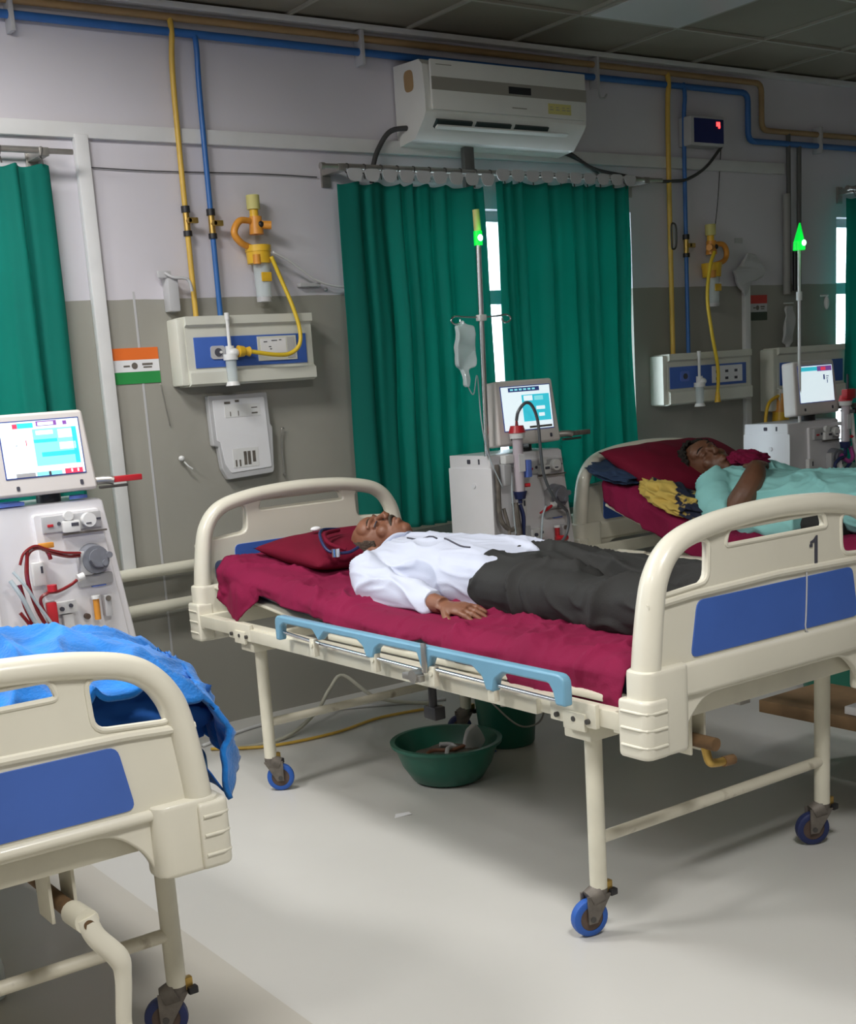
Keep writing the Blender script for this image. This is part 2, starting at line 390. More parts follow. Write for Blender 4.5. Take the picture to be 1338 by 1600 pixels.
# unlit ceiling light panel + lit ones (out of view)
def light_panel(x0, y0, label, on):
    t = thing('ceiling_light', (x0+TS/2, y0+TS/2, CEIL), label, 'ceiling light', 'square panel lights in the ceiling grid')
    h = TS/2-.014
    G().box((-h, -h, -.006), (h, h, .011)).build('frame', 'tbar', t, smooth=False)
    G().box((-h+.02, -h+.02, -.010), (h-.02, h-.02, -.0065)).build('diffuser', 'diff_on' if on else 'diff_off', t, smooth=False)
M['diff_off'] = mat('unlit_diffuser', (.62, .63, .62), .35); M['diff_on'] = mat('lit_diffuser', (1, .97, .92), .5, emit=2.5)
light_panel(4.50, 4.03, 'unlit square light panel in the dark ceiling right of the air conditioner', False)
for i, (x, y, p) in enumerate(LAMPS):
    light_panel(x-TS/2, y-TS/2, ['lit square ceiling panel above the left bed', 'lit square ceiling panel by the left wall', 'lit square ceiling panel behind the camera', 'lit square ceiling panel in front of bed one'][i], True)

# ------------------------------------------------------------------ beds
def board_outline():
    half = [(-.512, .645), (-.512, .70), (-.498, .84), (-.478, .96), (-.455, 1.015), (-.42, 1.055), (-.37, 1.082), (-.29, 1.100), (-.18, 1.113), (0, 1.120)]
    return half + [(-a, b) for a, b in half[-2::-1]]
def make_bed(cx, cy, drop, label, worn, railside=True, number=False, dark_tire=False, low=None):
    t = thing('hospital_bed', (cx, cy, 0), label, 'bed', None)
    D = -drop; E = D if low is None else -low      # upper board shift; skirt, bumper and frame shift
    def board(y, s, nm):     # s=-1 outward face toward -y
        g = G(); out = board_outline(); inner = [(a*.962, b-.012 if b > .9 else b) for a, b in out[1:-1]]
        holes = []
        for q in (1, -1):
            holes.append([(q*a, b+D) for a, b in roundpoly([(-.437, .935), (-.418, 1.010), (-.375, 1.048), (-.262, 1.062), (-.268, .948)], [.02, .04, .05, .03, .03])])
        holes.append([(a, b+D) for a, b in roundpoly([(-.205, 1.030), (-.19, 1.072), (.19, 1.072), (.205, 1.030)], .016)])
        skirt = roundpoly([(-.50, .655), (-.505, .56), (-.375, .535), (-.352, .60), (-.285, .662), (.285, .662), (.352, .60), (.375, .535), (.505, .56), (.50, .655)], [.0, .02, .01, .06, .09, .09, .06, .01, .02, .0], n=7)
        full = [(a, b+D) for a, b in inner] + [(a, b+E) for a, b in skirt[::-1] if b < .652 or abs(a) < .4]
        g.prism([full]+holes, (0, y, 0), (1, 0, 0), (0, 0, 1), .026, bev=.006)
        # thick rounded rim
        rim = [(a*.955, y, b+D-.017) for a, b in out]
        nr = len(rim); rads = [.034, .034, .033, .031, .030, .029] + [.0285]*(nr-12) + [.029, .030, .031, .033, .034, .034]; g.tube(rim, rads, n=16, smooth=True, flat=1.2)
        # column thickening at both sides, lower skirt shell, seam and panel lip
        for q in (-1, 1):
            x0, x1 = sorted((q*.512, q*.365))
            ce = ((x0+x1)/2+q*.007, y); R0 = rrect(x0-(.014 if q < 0 else 0), y-.045, x1+(.014 if q > 0 else 0), y+.045, .034)
            g.loft([[V((ce[0]+(a-ce[0])*k_, ce[1]+(b2-ce[1])*k_, z_)) for a, b2 in R0] for z_, k_ in ((.544+E, .92), (.547+E, .98), (.554+E, 1), (.752+D, 1), (.759+D, .98), (.762+D, .92))])
        g.box((-.50, y-.026, .672+E), (.50, y+.026, .757+D), bev=.012, seg=3)
        lip = roundpoly([(-.352, .752), (-.322, .926), (.322, .926), (.352, .752)], .02)
        for hh in holes:
            g.tube([(a, y+s*.010, b) for a, b in hh]+[(hh[0][0], y+s*.010, hh[0][1])], .007, n=8, smooth=False)
        g.tube([(-.49, y+s*.013, .915+D), (-.33, y+s*.013, .925+D), (0, y+s*.013, .932+D), (.33, y+s*.013, .925+D), (.49, y+s*.013, .915+D)], .010, n=8, smooth=False)
        ob = g.build(nm, 'cream', t)
        if nm == 'headboard':
            p = G(); p.prism([[(a, b+D) for a, b in roundpoly([(-.338, .766), (-.330, .905), (.330, .905), (.338, .766)], .022)]], (0, y-.0135, 0), (1, 0, 0), (0, 0, 1), .005, bev=.001); p.build('panel', 'blue', ob, label='blue laminate panel facing the bed')
        p = G(); pl = [(a, b+D) for a, b in roundpoly([(-.338, .766), (-.312, .908), (.312, .908), (.338, .766)], .022)]
        p.prism([pl], (0, y+s*.0135, 0), (1, 0, 0), (0, 0, 1), .005, bev=.001); p.build('panel', 'blue', ob, label='blue laminate panel')
        for q in (-1, 1):      # corner bumpers
            b = G(); e_ = -s      # plan: wraps the outer corner, short front leg and longer side leg
            pl = [(q*.462, y+s*.054), (q*.537, y+s*.054), (q*.537, y+e_*.048), (q*.470, y+e_*.048), (q*.462, y+e_*.0)]
            R0 = roundpoly(pl, [.006, .028, .010, .01, .01], n=6); cxx, cyy = q*.50, y
            b.loft([[V((cxx+(a-cxx)*k_, cyy+(b2-cyy)*k_, z_+E)) for a, b2 in R0] for z_, k_ in ((.546, .90), (.550, .97), (.556, 1), (.684, 1), (.690, .97), (.693, .90))])
            for zz in (.578, .622, .664):
                b.tube([(q*.470, y+s*.0545, zz+E), (q*.510, y+s*.0545, zz+E), (q*.530, y+s*.046, zz+E), (q*.5375, y+s*.026, zz+E), (q*.5375, y+e_*.036, zz+E)], .0038, n=8, smooth=False)
            b.build('bumper', 'cream', ob)
        if worn and s < 0:
            pass
        return ob
    fb = board(-1.2, -1, 'footboard'); hb = board(1.2, 1, 'headboard')
    if number:
        n = G(); o = [(-.006, 0), (.006, 0), (.006, .088), (.0, .088), (-.012, .078), (-.024, .074), (-.024, .067), (-.006, .071)]
        n.prism([o], (.155, -1.2145, .925), (1, 0, 0), (0, 0, 1), .0016); n.box((.129, -1.2155, .9205), (.181, -1.2138, .929)); n.box((.128, -1.2155, .984), (.140, -1.2138, .992))
        n.build('number', 'ink', fb, label='dark painted numeral 1')
        c = G(); c.tube([(.113, -1.216, .925), (.11, -1.219, .89), (.106, -1.219, .80), (.104, -1.219, .775), (.112, -1.219, .757), (.135, -1.216, .752)], .0022, n=6); c.build('cord', 'whitegrey', fb)
    # frame
    f = G(); z0, z1 = .60+E, .652+E
    for q in (-1, 1):
        f.box((q*.51-.022, -1.17, z0+.005), (q*.51+.022, 1.17, z1), bev=.004)
        f.box((q*.535-.012, -.86, z0+.0), (q*.535+.012, .80, z1-.006), bev=.006)   # outer guide bar of the drop rail
    for yy in (-1.15, 1.15): f.box((-.53, yy-.022, z0-.002), (.53, yy+.022, z1), bev=.004)
    for yy in (-.45, .15, .62): f.box((-.50, yy-.018, z0+.01), (.50, yy+.018, z1-.008), bev=.003)
    for yy in (-.996, .78):
        for q in (-1, 1):
            f.box((q*.475-.055, yy-.05, z0-.045), (q*.475+.055, yy+.05, z0+.01), bev=.006)
    f.build('frame', 'cream2', t)
    # mattress platform (perforated pan shown as thin sheet), raised a little at the head
    f = G()
    f.box((-.46, -1.12, .655+E), (.46, .3, .672+E), bev=.003)
    for q in (-1, 1): f.box((q*.47-.012, -1.12, .653+E), (q*.47+.012, .28, .672+E), bev=.004)
    f.build('platform', 'cream2', t)
    # legs and casters
    for yy in (-.996, .78):
        for q in (-1, 1):
            l = G(); l.cyl((q*.475, yy, .125), (q*.475, yy, z0-.01), .0235, n=20)
            if yy < 0: pass
            l.build('leg', 'cream2', t)
            c = G()
            d = V((.75, -.5, 0)).normalized() if yy > 0 else V((-.88, .2, 0)).normalized()
            if q > 0: d = V((-.83, .45, 0)).normalized()
            base = V((q*.475, yy, 0)); wc = base+d*.032+V((0, 0, .053)); ax = V((-d.y, d.x, 0))
            c.cyl(base+V((0, 0, .112)), base+V((0, 0, .132)), .024)
            c.cyl(base+V((0, 0, .118)), wc+V((0, 0, .05)), .030, .026)
            for e in (-1, 1):
                c.loft([[p+ax*(e*.019+dy) for p in (base+V((0, 0, .118))-d*.026, base+V((0, 0, .118))+d*.046, wc+d*.013+V((0, 0, -.012)), wc-d*.013+V((0, 0, -.012)))] for dy in (-.003, .003)])
            co = c.build('caster', 'castergrey', t, label='grey caster fork with blue wheel')
            wl = G()
            for r0, hw in ((.0525, .013),):
                prof = [(.034, -.014), (.045, -.015), (.051, -.011), (.0525, 0), (.051, .011), (.045, .015), (.034, .014)]
                rings = []
                for r_, h_ in prof: rings.append([wc+ax*h_+(d*math.cos(2*PI*k/28)+V((0, 0, 1))*math.sin(2*PI*k/28))*r_ for k in range(28)])
                wl.loft(rings, mt='tiredark' if dark_tire or q > 0 else 'tire', cap=False)
            wl.cyl(wc-ax*.012, wc+ax*.012, .0345, mt='hub', n=24); wl.cyl(wc-ax*.024, wc+ax*.024, .008, mt='darksteel')
            wl.build('wheel', None, co)
            br = G(); br.box((base+V((.014, -.018, .118))), (base+V((.034, -.002, .148))), mt='brass', bev=.002); br.box(base+V((.018, -.03, .108)), base+V((.042, -.012, .126)), mt='black', bev=.003); br.build('brake', None, co)
        cr = G(); zc = .268 if not drop else .262
        cr.cyl((-.475, yy, zc), (.475, yy, zc), .0165, n=16); cr.build('crossbar', 'creamworn', t)
    # crank handles under the footboard
    for q, fold in (((-.235, True),) if not drop else ((-.16, True), (.185, False))):
        c = G(); z = .515+E
        c.box((q-.03, -1.14, z-.035), (q-.022, -1.06, z+.085), mt='cream2', bev=.002); c.box((q+.022, -1.14, z-.035), (q+.03, -1.06, z+.085), mt='cream2', bev=.002)
        c.cyl((q, -1.28 if not fold else -1.16, z), (q, -.2, z), .011, mt='rust'); c.cyl((q, -1.20, z), (q, -1.02, z), .018, mt='rust')
        if fold:
            c.tube([(q, -1.16, z), (q+.005, -1.17, z-.05), (q+.03, -1.17, z-.062), (q+.08, -1.17, z-.066)], .012, mt='brass'); c.cyl((q+.06, -1.17, z-.066), (q+.10, -1.17, z-.068), .014, mt='rust')
        else:
            c.cyl((q, -1.27, z+.005), (q, -1.19, z+.0), .026, mt='cream2')
            c.tube([(q, -1.265, z+.012), (q+.012, -1.275, z-.03), (q+.05, -1.285, z-.085), (q+.055, -1.285, z-.13), (q+.045, -1.285, z-.22), (q+.045, -1.285, z-.245)], [.022, .022, .023, .019, .018, .019], mt='cream', flat=.6)
            c.tube([(q+.045, -1.285, z-.235), (q+.10, -1.29, z-.33), (q+.15, -1.29, z-.44)], .0185, mt='cream', flat=.8, smooth=False)
        c.build('crank', None, t)
    # drop side rails (both sides), folded down
    if railside:
        for q in (-1, 1):
            x = q*.585
            top = [(-1.03, .742), (.43, .742)]
            bot = [(.43, .655), (.405, .655), (.395, .705), (.37, .718), (.185, .718), (.165, .70), (.15, .685), (.13, .70), (.11, .718),
                   (-.08, .718), (-.115, .70), (-.13, .668), (-.165, .668), (-.18, .70), (-.21, .718), (-.40, .718), (-.415, .68), (-.435, .66), (-.45, .68), (-.47, .716),
                   (-.66, .714), (-.70, .69), (-.715, .655), (-.745, .655), (-.755, .69), (-.79, .714), (-.97, .714), (-.985, .695), (-.995, .66), (-1.03, .66)]
            o = roundpoly(top+bot, [.03, .03]+[.006]*len(bot))
            r = G(); r.prism([[(a, b+E) for a, b in o]], (x, 0, 0), (0, 1, 0), (0, 0, 1), .030, bev=.006)
            ro = r.build('side_rail', 'rail', t)
            k = G()
            for a, b, h0, h1 in ((.42, .20, .684, .672), (.20, .12, .676, .668), (.16, -.12, .672, .668), (-.14, -.42, .668, .664), (-.42, -.72, .676, .672), (-.74, -1.0, .672, .668)):
                k.cyl((x, a, h0+E), (x, b, h1+E), .006, n=10)
            k.build('rod', 'chrome', ro)
            for yy in (.20, -.16, -.46, -.73):
                k = G()
                k.box((x-.010, yy-.014, .625+E), (x+.010, yy+.014, .684+E), bev=.003); k.cyl((x-.014, yy, .665+E), (x+.014, yy, .665+E), .009); k.build('bracket', 'cream2', ro)
            k = G(); k.box((x+q*.018-.004, -.452, .665+E), (x+q*.018+.004, -.432, .752+E), bev=.002); k.cyl((x+q*.006, -.40, .65+E), (x+q*.035, -.40, .65+E), .02); k.box((x+q*.01, -.43, .635+E), (x+q*.03, -.34, .655+E), bev=.004); k.build('latch', 'steel', ro)
    # leg-top plates with bolt holes
    for q in (-1, 1):
        for yy in (-1.0, .80):
            b = G(); b.box((q*.54-.008, yy-.085, z0+.0), (q*.54+.008, yy+.085, z1+.012), bev=.004); b.box((q*.548-.006, yy-.05, z0-.012), (q*.548+.006, yy+.03, z0+.035), bev=.003)
            b.build('corner_plate', 'cream2', t)
            b = G()
            for e in (-.06, -.01, .055): b.cyl((q*.540, yy+e, z0+.018), (q*.5565, yy+e, z0+.018), .007)
            b.build_each('bolt', 'darksteel', t)
    # crossing actuator links under platform (grey)
    a = G(); a.box((-.02, -1.1, .56+E), (.02, .6, .585+E)); a.box((-.25, -.25, .52+E), (.25, -.21, .60+E)); a.cyl((-.20, -.30, .46+E), (-.20, -.30, .60+E), .012)
    a.build('linkage', 'steel', t)
    return t
BED1 = make_bed(2.69, 3.35, 0, 'cream hospital bed with a 1 on its footboard, under the man in white', True, number=True)
BED2 = make_bed(.625, 3.62, .11, 'cream hospital bed at the left edge with a bright blue fleece over it', True, low=.05)
BED3 = make_bed(4.76, 3.38, 0, 'cream hospital bed behind at right, under the person in the pale teal gown', False, railside=False, dark_tire=True)

# ------------------------------------------------------------------ bedding
def hgt1(y):   # mattress underside profile along world Y for the three beds handled by args
    return 0
def make_mattress(cx, y0, y1, yb, zb, rise, label, wid=.445, th=.085, m='mattress'):
    def zt(y): return zb + (max(0, y-yb)/(y1-yb))*rise
    g = G(); n = 24; rings = []
    for i in range(n+1):
        y = y0+(y1-y0)*i/n; z = zt(y)
        rings.append([V((cx+a, y, z+b)) for a, b in rrect(-wid, -th, wid, 0, .022, 3)])
    g.loft(rings); o = g.build('mattress', m); tag(o, label, 'mattress'); return zt
Z1 = make_mattress(2.69, 2.20, 4.50, 3.45, .752, .105, 'navy vinyl mattress under the maroon sheet of bed one')
Z2 = make_mattress(.625, 2.49, 4.78, 3.9, .70, .0, 'navy mattress under the blue fleece on the left bed')
def Z3(y): return .745 + max(0, y-3.80)*.36
g = G(); rings = []
for i in range(25):
    y = 2.2+2.28*i/24; rings.append([V((4.79+a, y, Z3(y)-.012+b)) for a, b in rrect(-.445, -.10, .445, 0, .022, 3)])
g.loft(rings); tag(g.build('mattress', 'mattress'), 'navy mattress with raised backrest on the bed behind at right', 'mattress')
g = G(); g.box((4.33, 3.80, .665), (5.25, 4.45, .68), rot=None); 
bp_ = G(); rr_ = []
for i in range(9):
    y = 3.8+.66*i/8; rr_.append([V((4.79+a, y, Z3(y)-.125+b)) for a, b in rrect(-.455, -.015, .455, 0, .005, 2)])
bp_.loft(rr_); bp_.build('backrest', 'cream2', BED3, world=True); g.bm.free()
g = G(); rr_ = []
for i in range(9):
    y = 3.66+.85*i/8; rr_.append([V((2.69+a, y, Z1(y)-.098+b)) for a, b in rrect(-.455, -.014, .455, 0, .005, 2)])
g.loft(rr_); g.build('backrest', 'cream2', BED1, world=True)

def drape(name, cx, y0, y1, zt, half, hangL, hangR, m, label, cat, amp=.008, seed=1, nu=150, nv=170, sub=0, edge=None, thick=.004):
    def fn(u, v):
        y = y0+(y1-y0)*v
        hl, hr = hangL(y), hangR(y); tot = hl+2*half+hr; s_ = u*tot
        ztp = zt(y)+.006; r = .03
        if s_ < hl: x = cx-half-.016; z = ztp-.03-(hl-s_); e = (hl-s_)
        elif s_ > hl+2*half: x = cx+half+.016; z = ztp-.03-(s_-hl-2*half); e = (s_-hl-2*half)
        else:
            q = s_-hl-half; x = cx+q; k = max(0, abs(q)-(half-.05))/.05; z = ztp-.03*k*k; x += math.copysign(.016*k*k, q); e = 0
        p = V((x*2.2, y*3.2, z*2)); big = nz(p, 1.3, seed)*.6
        d = amp*(fold((x*.8+y*.5, y*1.5-x*.6, z), 4.5, seed)*1.3+fold((x*1.3-y*.8, y*1.5, z), 8, seed+2)*.5+big*.9)
        if e > 0:
            sg = -1 if s_ < hl else 1
            x += sg*(abs(d)*.9+e*.06+.012*math.sin(y*19+seed)*min(1, e/.05)); 
        else: z += max(d, -amp*.15)+amp*.4
        return V((x, y, z))
    g = G(); g.grid(nu, nv, fn)
    o = g.build(name, m, mods=[('SOLIDIFY', dict(thickness=thick, offset=-1)), ('SUBSURF', dict(levels=1))] if sub else [('SOLIDIFY', dict(thickness=thick, offset=-1))], ang=180)
    tag(o, label, cat); return o
def hl1(y):
    b = .035
    if y > 4.12: b = .055+min(1, (y-4.12)/.12)*.10 - max(0, (y-4.3))*.25
    if y < 2.55: b = .10
    elif y < 3.0: b = .035+(3.0-y)/.45*.060
    if 3.0 < y < 3.2: b = .010+abs(y-3.1)*.25
    return b
drape('sheet', 2.69, 2.235, 4.44, Z1, .455, hl1, lambda y: .10, 'maroon', 'rumpled maroon sheet spread under the man in the white shirt', 'sheet', amp=.017, seed=3, nu=170, nv=230)
def hl3(y): return .11 if y < 4.2 else .09
drape('sheet', 4.79, 2.3, 4.46, Z3, .455, hl3, lambda y: .10, 'maroon', 'maroon sheet over the raised backrest of the bed behind at right', 'sheet', amp=.012, seed=8, nu=120, nv=170)
# small white motifs printed on sheet 1
# blue fleece on left bed
def fleece(u, v):
    y = 2.485+1.5*v
    hgt = math.exp(-((y-2.80)/.45)**2)
    half = .50; hang = .15+.04*math.sin(v*9.0+.4) - .05*v; tot = 2*half+hang+.10
    s_ = -half + u*tot
    prof = .250+.030*math.sin(s_*6.0+.5)
    top = .715+prof*hgt*(.72+.28*min(1, max(0, (s_+.5)/.7)))
    e0 = .47+.15*hgt
    if s_ < e0:
        x = s_; z = top; kk = max(0, s_-(e0-.16))/.16; z -= .04*kk*kk
    else:
        e = s_-e0; a = min(1, e/.07); x = e0+.035*math.sin(a*PI/2)-max(0, e-.12)*.10; z = top-.04-.03*a-max(0, e-.02)*1.0
        x += .022*math.sin(y*15+e*6)*min(1, e/.06)
    p = V((x, y, z)); d = .045*fold(p, 4.2, 5)+.010*nz(p, 16, 2)
    if s_ < e0: z += d
    else: x += d*.9
    return V((.625+x, y, z))
g = G(); g.grid(200, 190, fleece)
tag(g.build('fleece_blanket', 'blanket', mods=[('SOLIDIFY', dict(thickness=.012, offset=-1)), ], ang=180), 'bright blue fleece blanket heaped over the left bed and hanging off its side', 'blanket')
gg = bundle_late = None
def bsheet(u, v):
    y = 2.50+1.6*v; s_ = u*1.10
    if s_ < .92: x = -.47+s_; z = .712
    else:
        e = s_-.92; x = .475+.06+e*.35+.015*math.sin(y*17+1)*min(1, e/.1); z = .705-e*.60-.02*math.sin(y*7)*min(1, e/.1)
    z += .006*ridge((x, y*2, z), 3, 4)
    return V((.625+x, y, z))
g = G(); g.grid(110, 110, bsheet); tag(g.build('bed_sheet', 'bluesheet', mods=[('SOLIDIFY', dict(thickness=.004, offset=-1))], ang=180), 'dark royal blue sheet hanging below the fleece on the left bed', 'sheet')

def pillow(c, size, rot, m, label, seed=0, pin=.35, mname='pillow'):
    g = G(); n = 40
    L, W, H = size
    def surf(sgn):
        def fn(u, v):
            a, b = 2*u-1, 2*v-1
            ea, eb = abs(a)**2.6, abs(b)**2.6
            h = max(0, (1-ea)*(1-eb))**.45
            sx = 1-.06*(1-ea)*0-.05*(b*b)*(1-abs(a)); px = a*L/2*(1-.05*b*b*0); 
            px = a*L/2*(1+.04*abs(a*b)**3); py = b*W/2*(1+.05*abs(a*b)**3)-.0
            p = V((px, py, 0)); z = sgn*H/2*h + .010*nz(p, 7, seed)*h + .009*ridge(p*1.0, 5, seed+1)*h*sgn
            return V((px, py, z))
        return fn
    g.grid(n, n, surf(1)); g.grid(n, n, surf(-1)); bmesh.ops.remove_doubles(g.bm, verts=g.bm.verts, dist=.0008)
    bmesh.ops.transform(g.bm, matrix=Matrix.Translation(V(c)) @ rot.to_4x4(), verts=g.bm.verts)
    return tag(g.build(mname, m, ang=180), label, 'pillow')
from mathutils import Euler
pillow((2.70, 4.20, .875), (.62, .42, .11), Euler((math.radians(6), math.radians(0), math.radians(4))).to_matrix(), 'maroondk', 'dark maroon pillow under the head of the man in the white shirt', 2)
pillow((4.76, 4.30, .995), (.80, .46, .15), Euler((math.radians(26), math.radians(0), math.radians(3))).to_matrix(), 'maroondk', 'dark maroon pillow under the head of the person in teal', 6)

# ------------------------------------------------------------------ people
def xf(g0, verts_from, mtx):
    vs = [v for v in g0.bm.verts if v.index == -1 or True][verts_from:]
    bmesh.ops.transform(g0.bm, matrix=mtx, verts=vs)
def head_parts(g, T, scale=1.0):
    n0 = len(g.bm.verts)
    # local: x = side, y = crown, z = face
    g.ell((0, .015, -.006), (.074, .094, .096)); g.ell((0, -.055, .030), (.060, .074, .064)); g.ell((0, -.105, .058), (.026, .022, .024))
    g.ell((0, -.085, .035), (.050, .045, .045)); g.ell((0, .035, .055), (.060, .045, .038))
    g.tube([(-.050, .018, .070), (-.022, .020, .088), (0, .014, .090), (.022, .020, .088), (.050, .018, .070)], [.008, .010, .009, .010, .008])
    g.tube([(0, .006, .088), (0, -.018, .102), (0, -.036, .113)], [.009, .010, .013]); g.ell((0, -.038, .104), (.019, .011, .012))
    for q in (-1, 1):
        g.ell((q*.031, -.002, .075), (.015, .010, .013)); g.ell((q*.034, -.036, .058), (.027, .028, .026))
        g.tube([(q*.046, -.001, .074), (q*.031, -.004, .089), (q*.016, -.001, .083)], .0035)
        g.ell((q*.078, -.012, -.004), (.010, .032, .020)); g.tube([(q*.080, .012, .004), (q*.088, .018, -.012), (q*.087, -.005, -.024), (q*.080, -.035, -.006)], .006)
    g.tube([(-.024, -.072, .082), (0, -.068, .095), (.024, -.072, .082)], [.005, .008, .005]); g.tube([(-.021, -.080, .080), (0, -.083, .092), (.021, -.080, .080)], [.005, .009, .005])
    g.tube([(0, -.05, -.015), (0, -.12, -.025), (0, -.20, -.040)], [.058, .054, .064], n=16)
    g.bm.verts.ensure_lookup_table()
    bmesh.ops.transform(g.bm, matrix=T @ Matrix.Scale(scale, 4), verts=g.bm.verts[n0:])
def hair_cap(T, scale, parent, m, cond, infl=.006, name='hair', seed=0, rough=.004):
    g = G(); r = bmesh.ops.create_icosphere(g.bm, subdivisions=5, radius=1)
    for v in g.bm.verts:
        p = V((v.co.x*(.074+infl), .015+v.co.y*(.094+infl), -.006+v.co.z*(.096+infl)))
        p += v.co*rough*(nz(v.co, 9, seed)+.6*nz(v.co, 22, seed)); v.co = p
    bmesh.ops.delete(g.bm, geom=[v for v in g.bm.verts if not cond(v.co)], context='VERTS')
    bmesh.ops.transform(g.bm, matrix=T @ Matrix.Scale(scale, 4), verts=g.bm.verts)
    return g.build(name, m, parent, world=True, mods=[('SOLIDIFY', dict(thickness=.010, offset=-1))], ang=180)
def hand_parts(g, T, side, curl=.25, sc_=1.0):
    # local: +x toward finger tips, +y toward thumb side, +z back of hand
    n0 = len(g.bm.verts)
    g.tube([(-.03, 0, 0), (.01, 0, 0), (.05, 0, .002), (.082, 0, 0)], [.027, .031, .039, .036], n=16, flat=.40)
    for i, (yy, L) in enumerate(((.028, .070), (.009, .080), (-.010, .074), (-.028, .058))):
        a0 = V((.078-.004*abs(i-1.2), yy, .002)); sp = (1.2-i)*.10; p = [a0]; an = -.10
        for k, f in enumerate((.45, .32, .23)):
            an -= curl*(1 if k else .5); p.append(p[-1]+V((math.cos(an)*math.cos(sp), math.cos(an)*math.sin(sp), math.sin(an)))*L*f)
        g.tube(p, [.0098, .0092, .0083, .0068], n=10, smooth=True); g.ell(p[-1], (.0066,)*3, sub=2); g.ell(p[1]+V((0, 0, .002)), (.0098,)*3, sub=2)
    g.tube([(.005, .018, -.004), (.032, .046, -.012), (.055, .058, -.016), (.076, .062, -.022)], [.016, .013, .011, .008], n=10); g.ell((.076, .062, -.022), (.0078,)*3, sub=2)
    g.bm.verts.ensure_lookup_table(); 
    if side < 0: bmesh.ops.transform(g.bm, matrix=Matrix.Diagonal((1, -1, 1, 1)), verts=g.bm.verts[n0:])
    bmesh.ops.transform(g.bm, matrix=T @ Matrix.Scale(sc_, 4), verts=g.bm.verts[n0:])
def frame_m(o, x, z):
    x = V(x).normalized(); z = V(z); z = (z-x*z.dot(x)).normalized(); y = z.cross(x); m_ = Matrix((x, y, z)).transposed().to_4x4(); m_.translation = V(o); return m_
def oval(c, ax, up, w_, h_, n=28, pw=2.3, flat_bottom=0):
    # ring perpendicular to ax
    ax = V(ax).normalized(); up = V(up); up = (up-ax*up.dot(ax)).normalized(); sd = ax.cross(up); R = []
    for k in range(n):
        a = 2*PI*k/n; ca, sa = math.cos(a), math.sin(a)
        x = math.copysign(abs(ca)**(2/pw), ca)*w_; y = math.copysign(abs(sa)**(2/pw), sa)*h_
        if y < 0 and flat_bottom: y *= (1-flat_bottom)
        R.append(V(c)+sd*x+up*y)
    return R
def wrinkle(g, amp, dirv, seed, s1=5, s2=11):
    g.bm.normal_update()
    for v in g.bm.verts:
        p = V((v.co.x*dirv[0], v.co.y*dirv[1], v.co.z*dirv[2]))
        v.co += v.normal*amp*(ridge(p, s1, seed)*.8+ridge(p, s2, seed+1)*.35+nz(p, s1*.6, seed+2)*.8-.5)
def cloth_build(name, m, parent, parts, vox=.009, amp=.008, dirv=(1, 1, 1), seed=0, s1=5, s2=11, sm=3):
    # parts(g) adds closed volumes; voxel remesh to one continuous surface, then wrinkle displacement
    g = G(); parts(g)
    o = g.build(name, m, parent, world=True, mods=[('REMESH', dict(mode='VOXEL', voxel_size=vox)), ('SMOOTH', dict(factor=.6, iterations=sm))], ang=180)
    if amp:
        bm = bmesh.new(); bm.from_mesh(o.data); bm.normal_update()
        for v in bm.verts:
            p = V((v.co.x*dirv[0], v.co.y*dirv[1], v.co.z*dirv[2]))
            v.co += v.normal*amp*fold(p, s1, seed)
        bm.to_mesh(o.data); bm.free()
        for p in o.data.polygons: p.use_smooth = True
    return o

# --- man in the white shirt, lying on bed 1, head toward the wall
P1 = thing('person', (2.69, 3.35, .75), 'bald-topped man in a white shirt lying on his back on bed one', 'person')
HEAD1 = frame_m((0, 0, 0), (-1, .06, .10), (.16, -.30, .95))     # x side, z face ; y = crown
HT = Matrix.Translation(V((2.70, 4.035, .925))) @ (Matrix((V((-1, 0, 0)), V((0, .985, .17)), V((0, -.17, .985)))).transposed().to_4x4())
HT = Matrix.Translation(V((2.705, 4.01, .900))) @ Matrix.Rotation(math.radians(32), 4, 'Z') @ Matrix.Rotation(math.radians(-14), 4, 'Y') @ Matrix.Rotation(math.radians(4), 4, 'X') @ Matrix.Scale(1.06, 4)
SH = V((2.70, 3.78, .845)); HP = V((2.69, 3.22, .80))
WR = V((2.375, 3.185, .790))
def body1(g):
    head_parts(g, HT)
    g.loft([oval((2.69, y, z), (0, -1, 0), (0, 0, 1), w_, h_) for y, z, w_, h_ in ((3.86, .87, .06, .05), (3.80, .85, .17, .07), (3.65, .84, .17, .085), (3.3, .83, .15, .085), (3.1, .82, .16, .08))])
    g.tube([(2.56, 3.76, .83), (2.44, 3.66, .815), (2.405, 3.48, .80), (2.385, 3.36, .80), WR], [.045, .048, .042, .038, .027], n=14)
    hand_parts(g, frame_m(WR+V((0, -.02, 0)), (.20, -1, -.10), (-.25, -.05, 1)), -1, .16)
    g.tube([(2.84, 3.76, .84), (2.97, 3.66, .82), (3.0, 3.5, .81), (2.97, 3.3, .815), (2.94, 3.2, .82)], [.045, .048, .042, .038, .027], n=14)
    hand_parts(g, frame_m((2.93, 3.17, .825), (-.2, -1, -.05), (0, 0, 1)), 1, .2)
cloth_build('body', 'skin', P1, body1, vox=.0036, amp=0, sm=2)
hair_cap(HT, 1.0, P1, 'hairgrey', lambda c: (c.z < .036-max(0, c.y-.03)*.35 and not (c.z > -.015 and c.y < -.015)) and c.y > -.07, infl=.0035, rough=.003)
g = G()   # moustache
g.tube([(-.034, -.068, .074), (-.018, -.057, .095), (0, -.053, .103), (.018, -.057, .095), (.034, -.068, .074)], [.003, .006, .0065, .006, .003], n=8)
bmesh.ops.transform(g.bm, matrix=HT, verts=g.bm.verts); g.build('moustache', 'hairgrey', P1, world=True)
g = G()
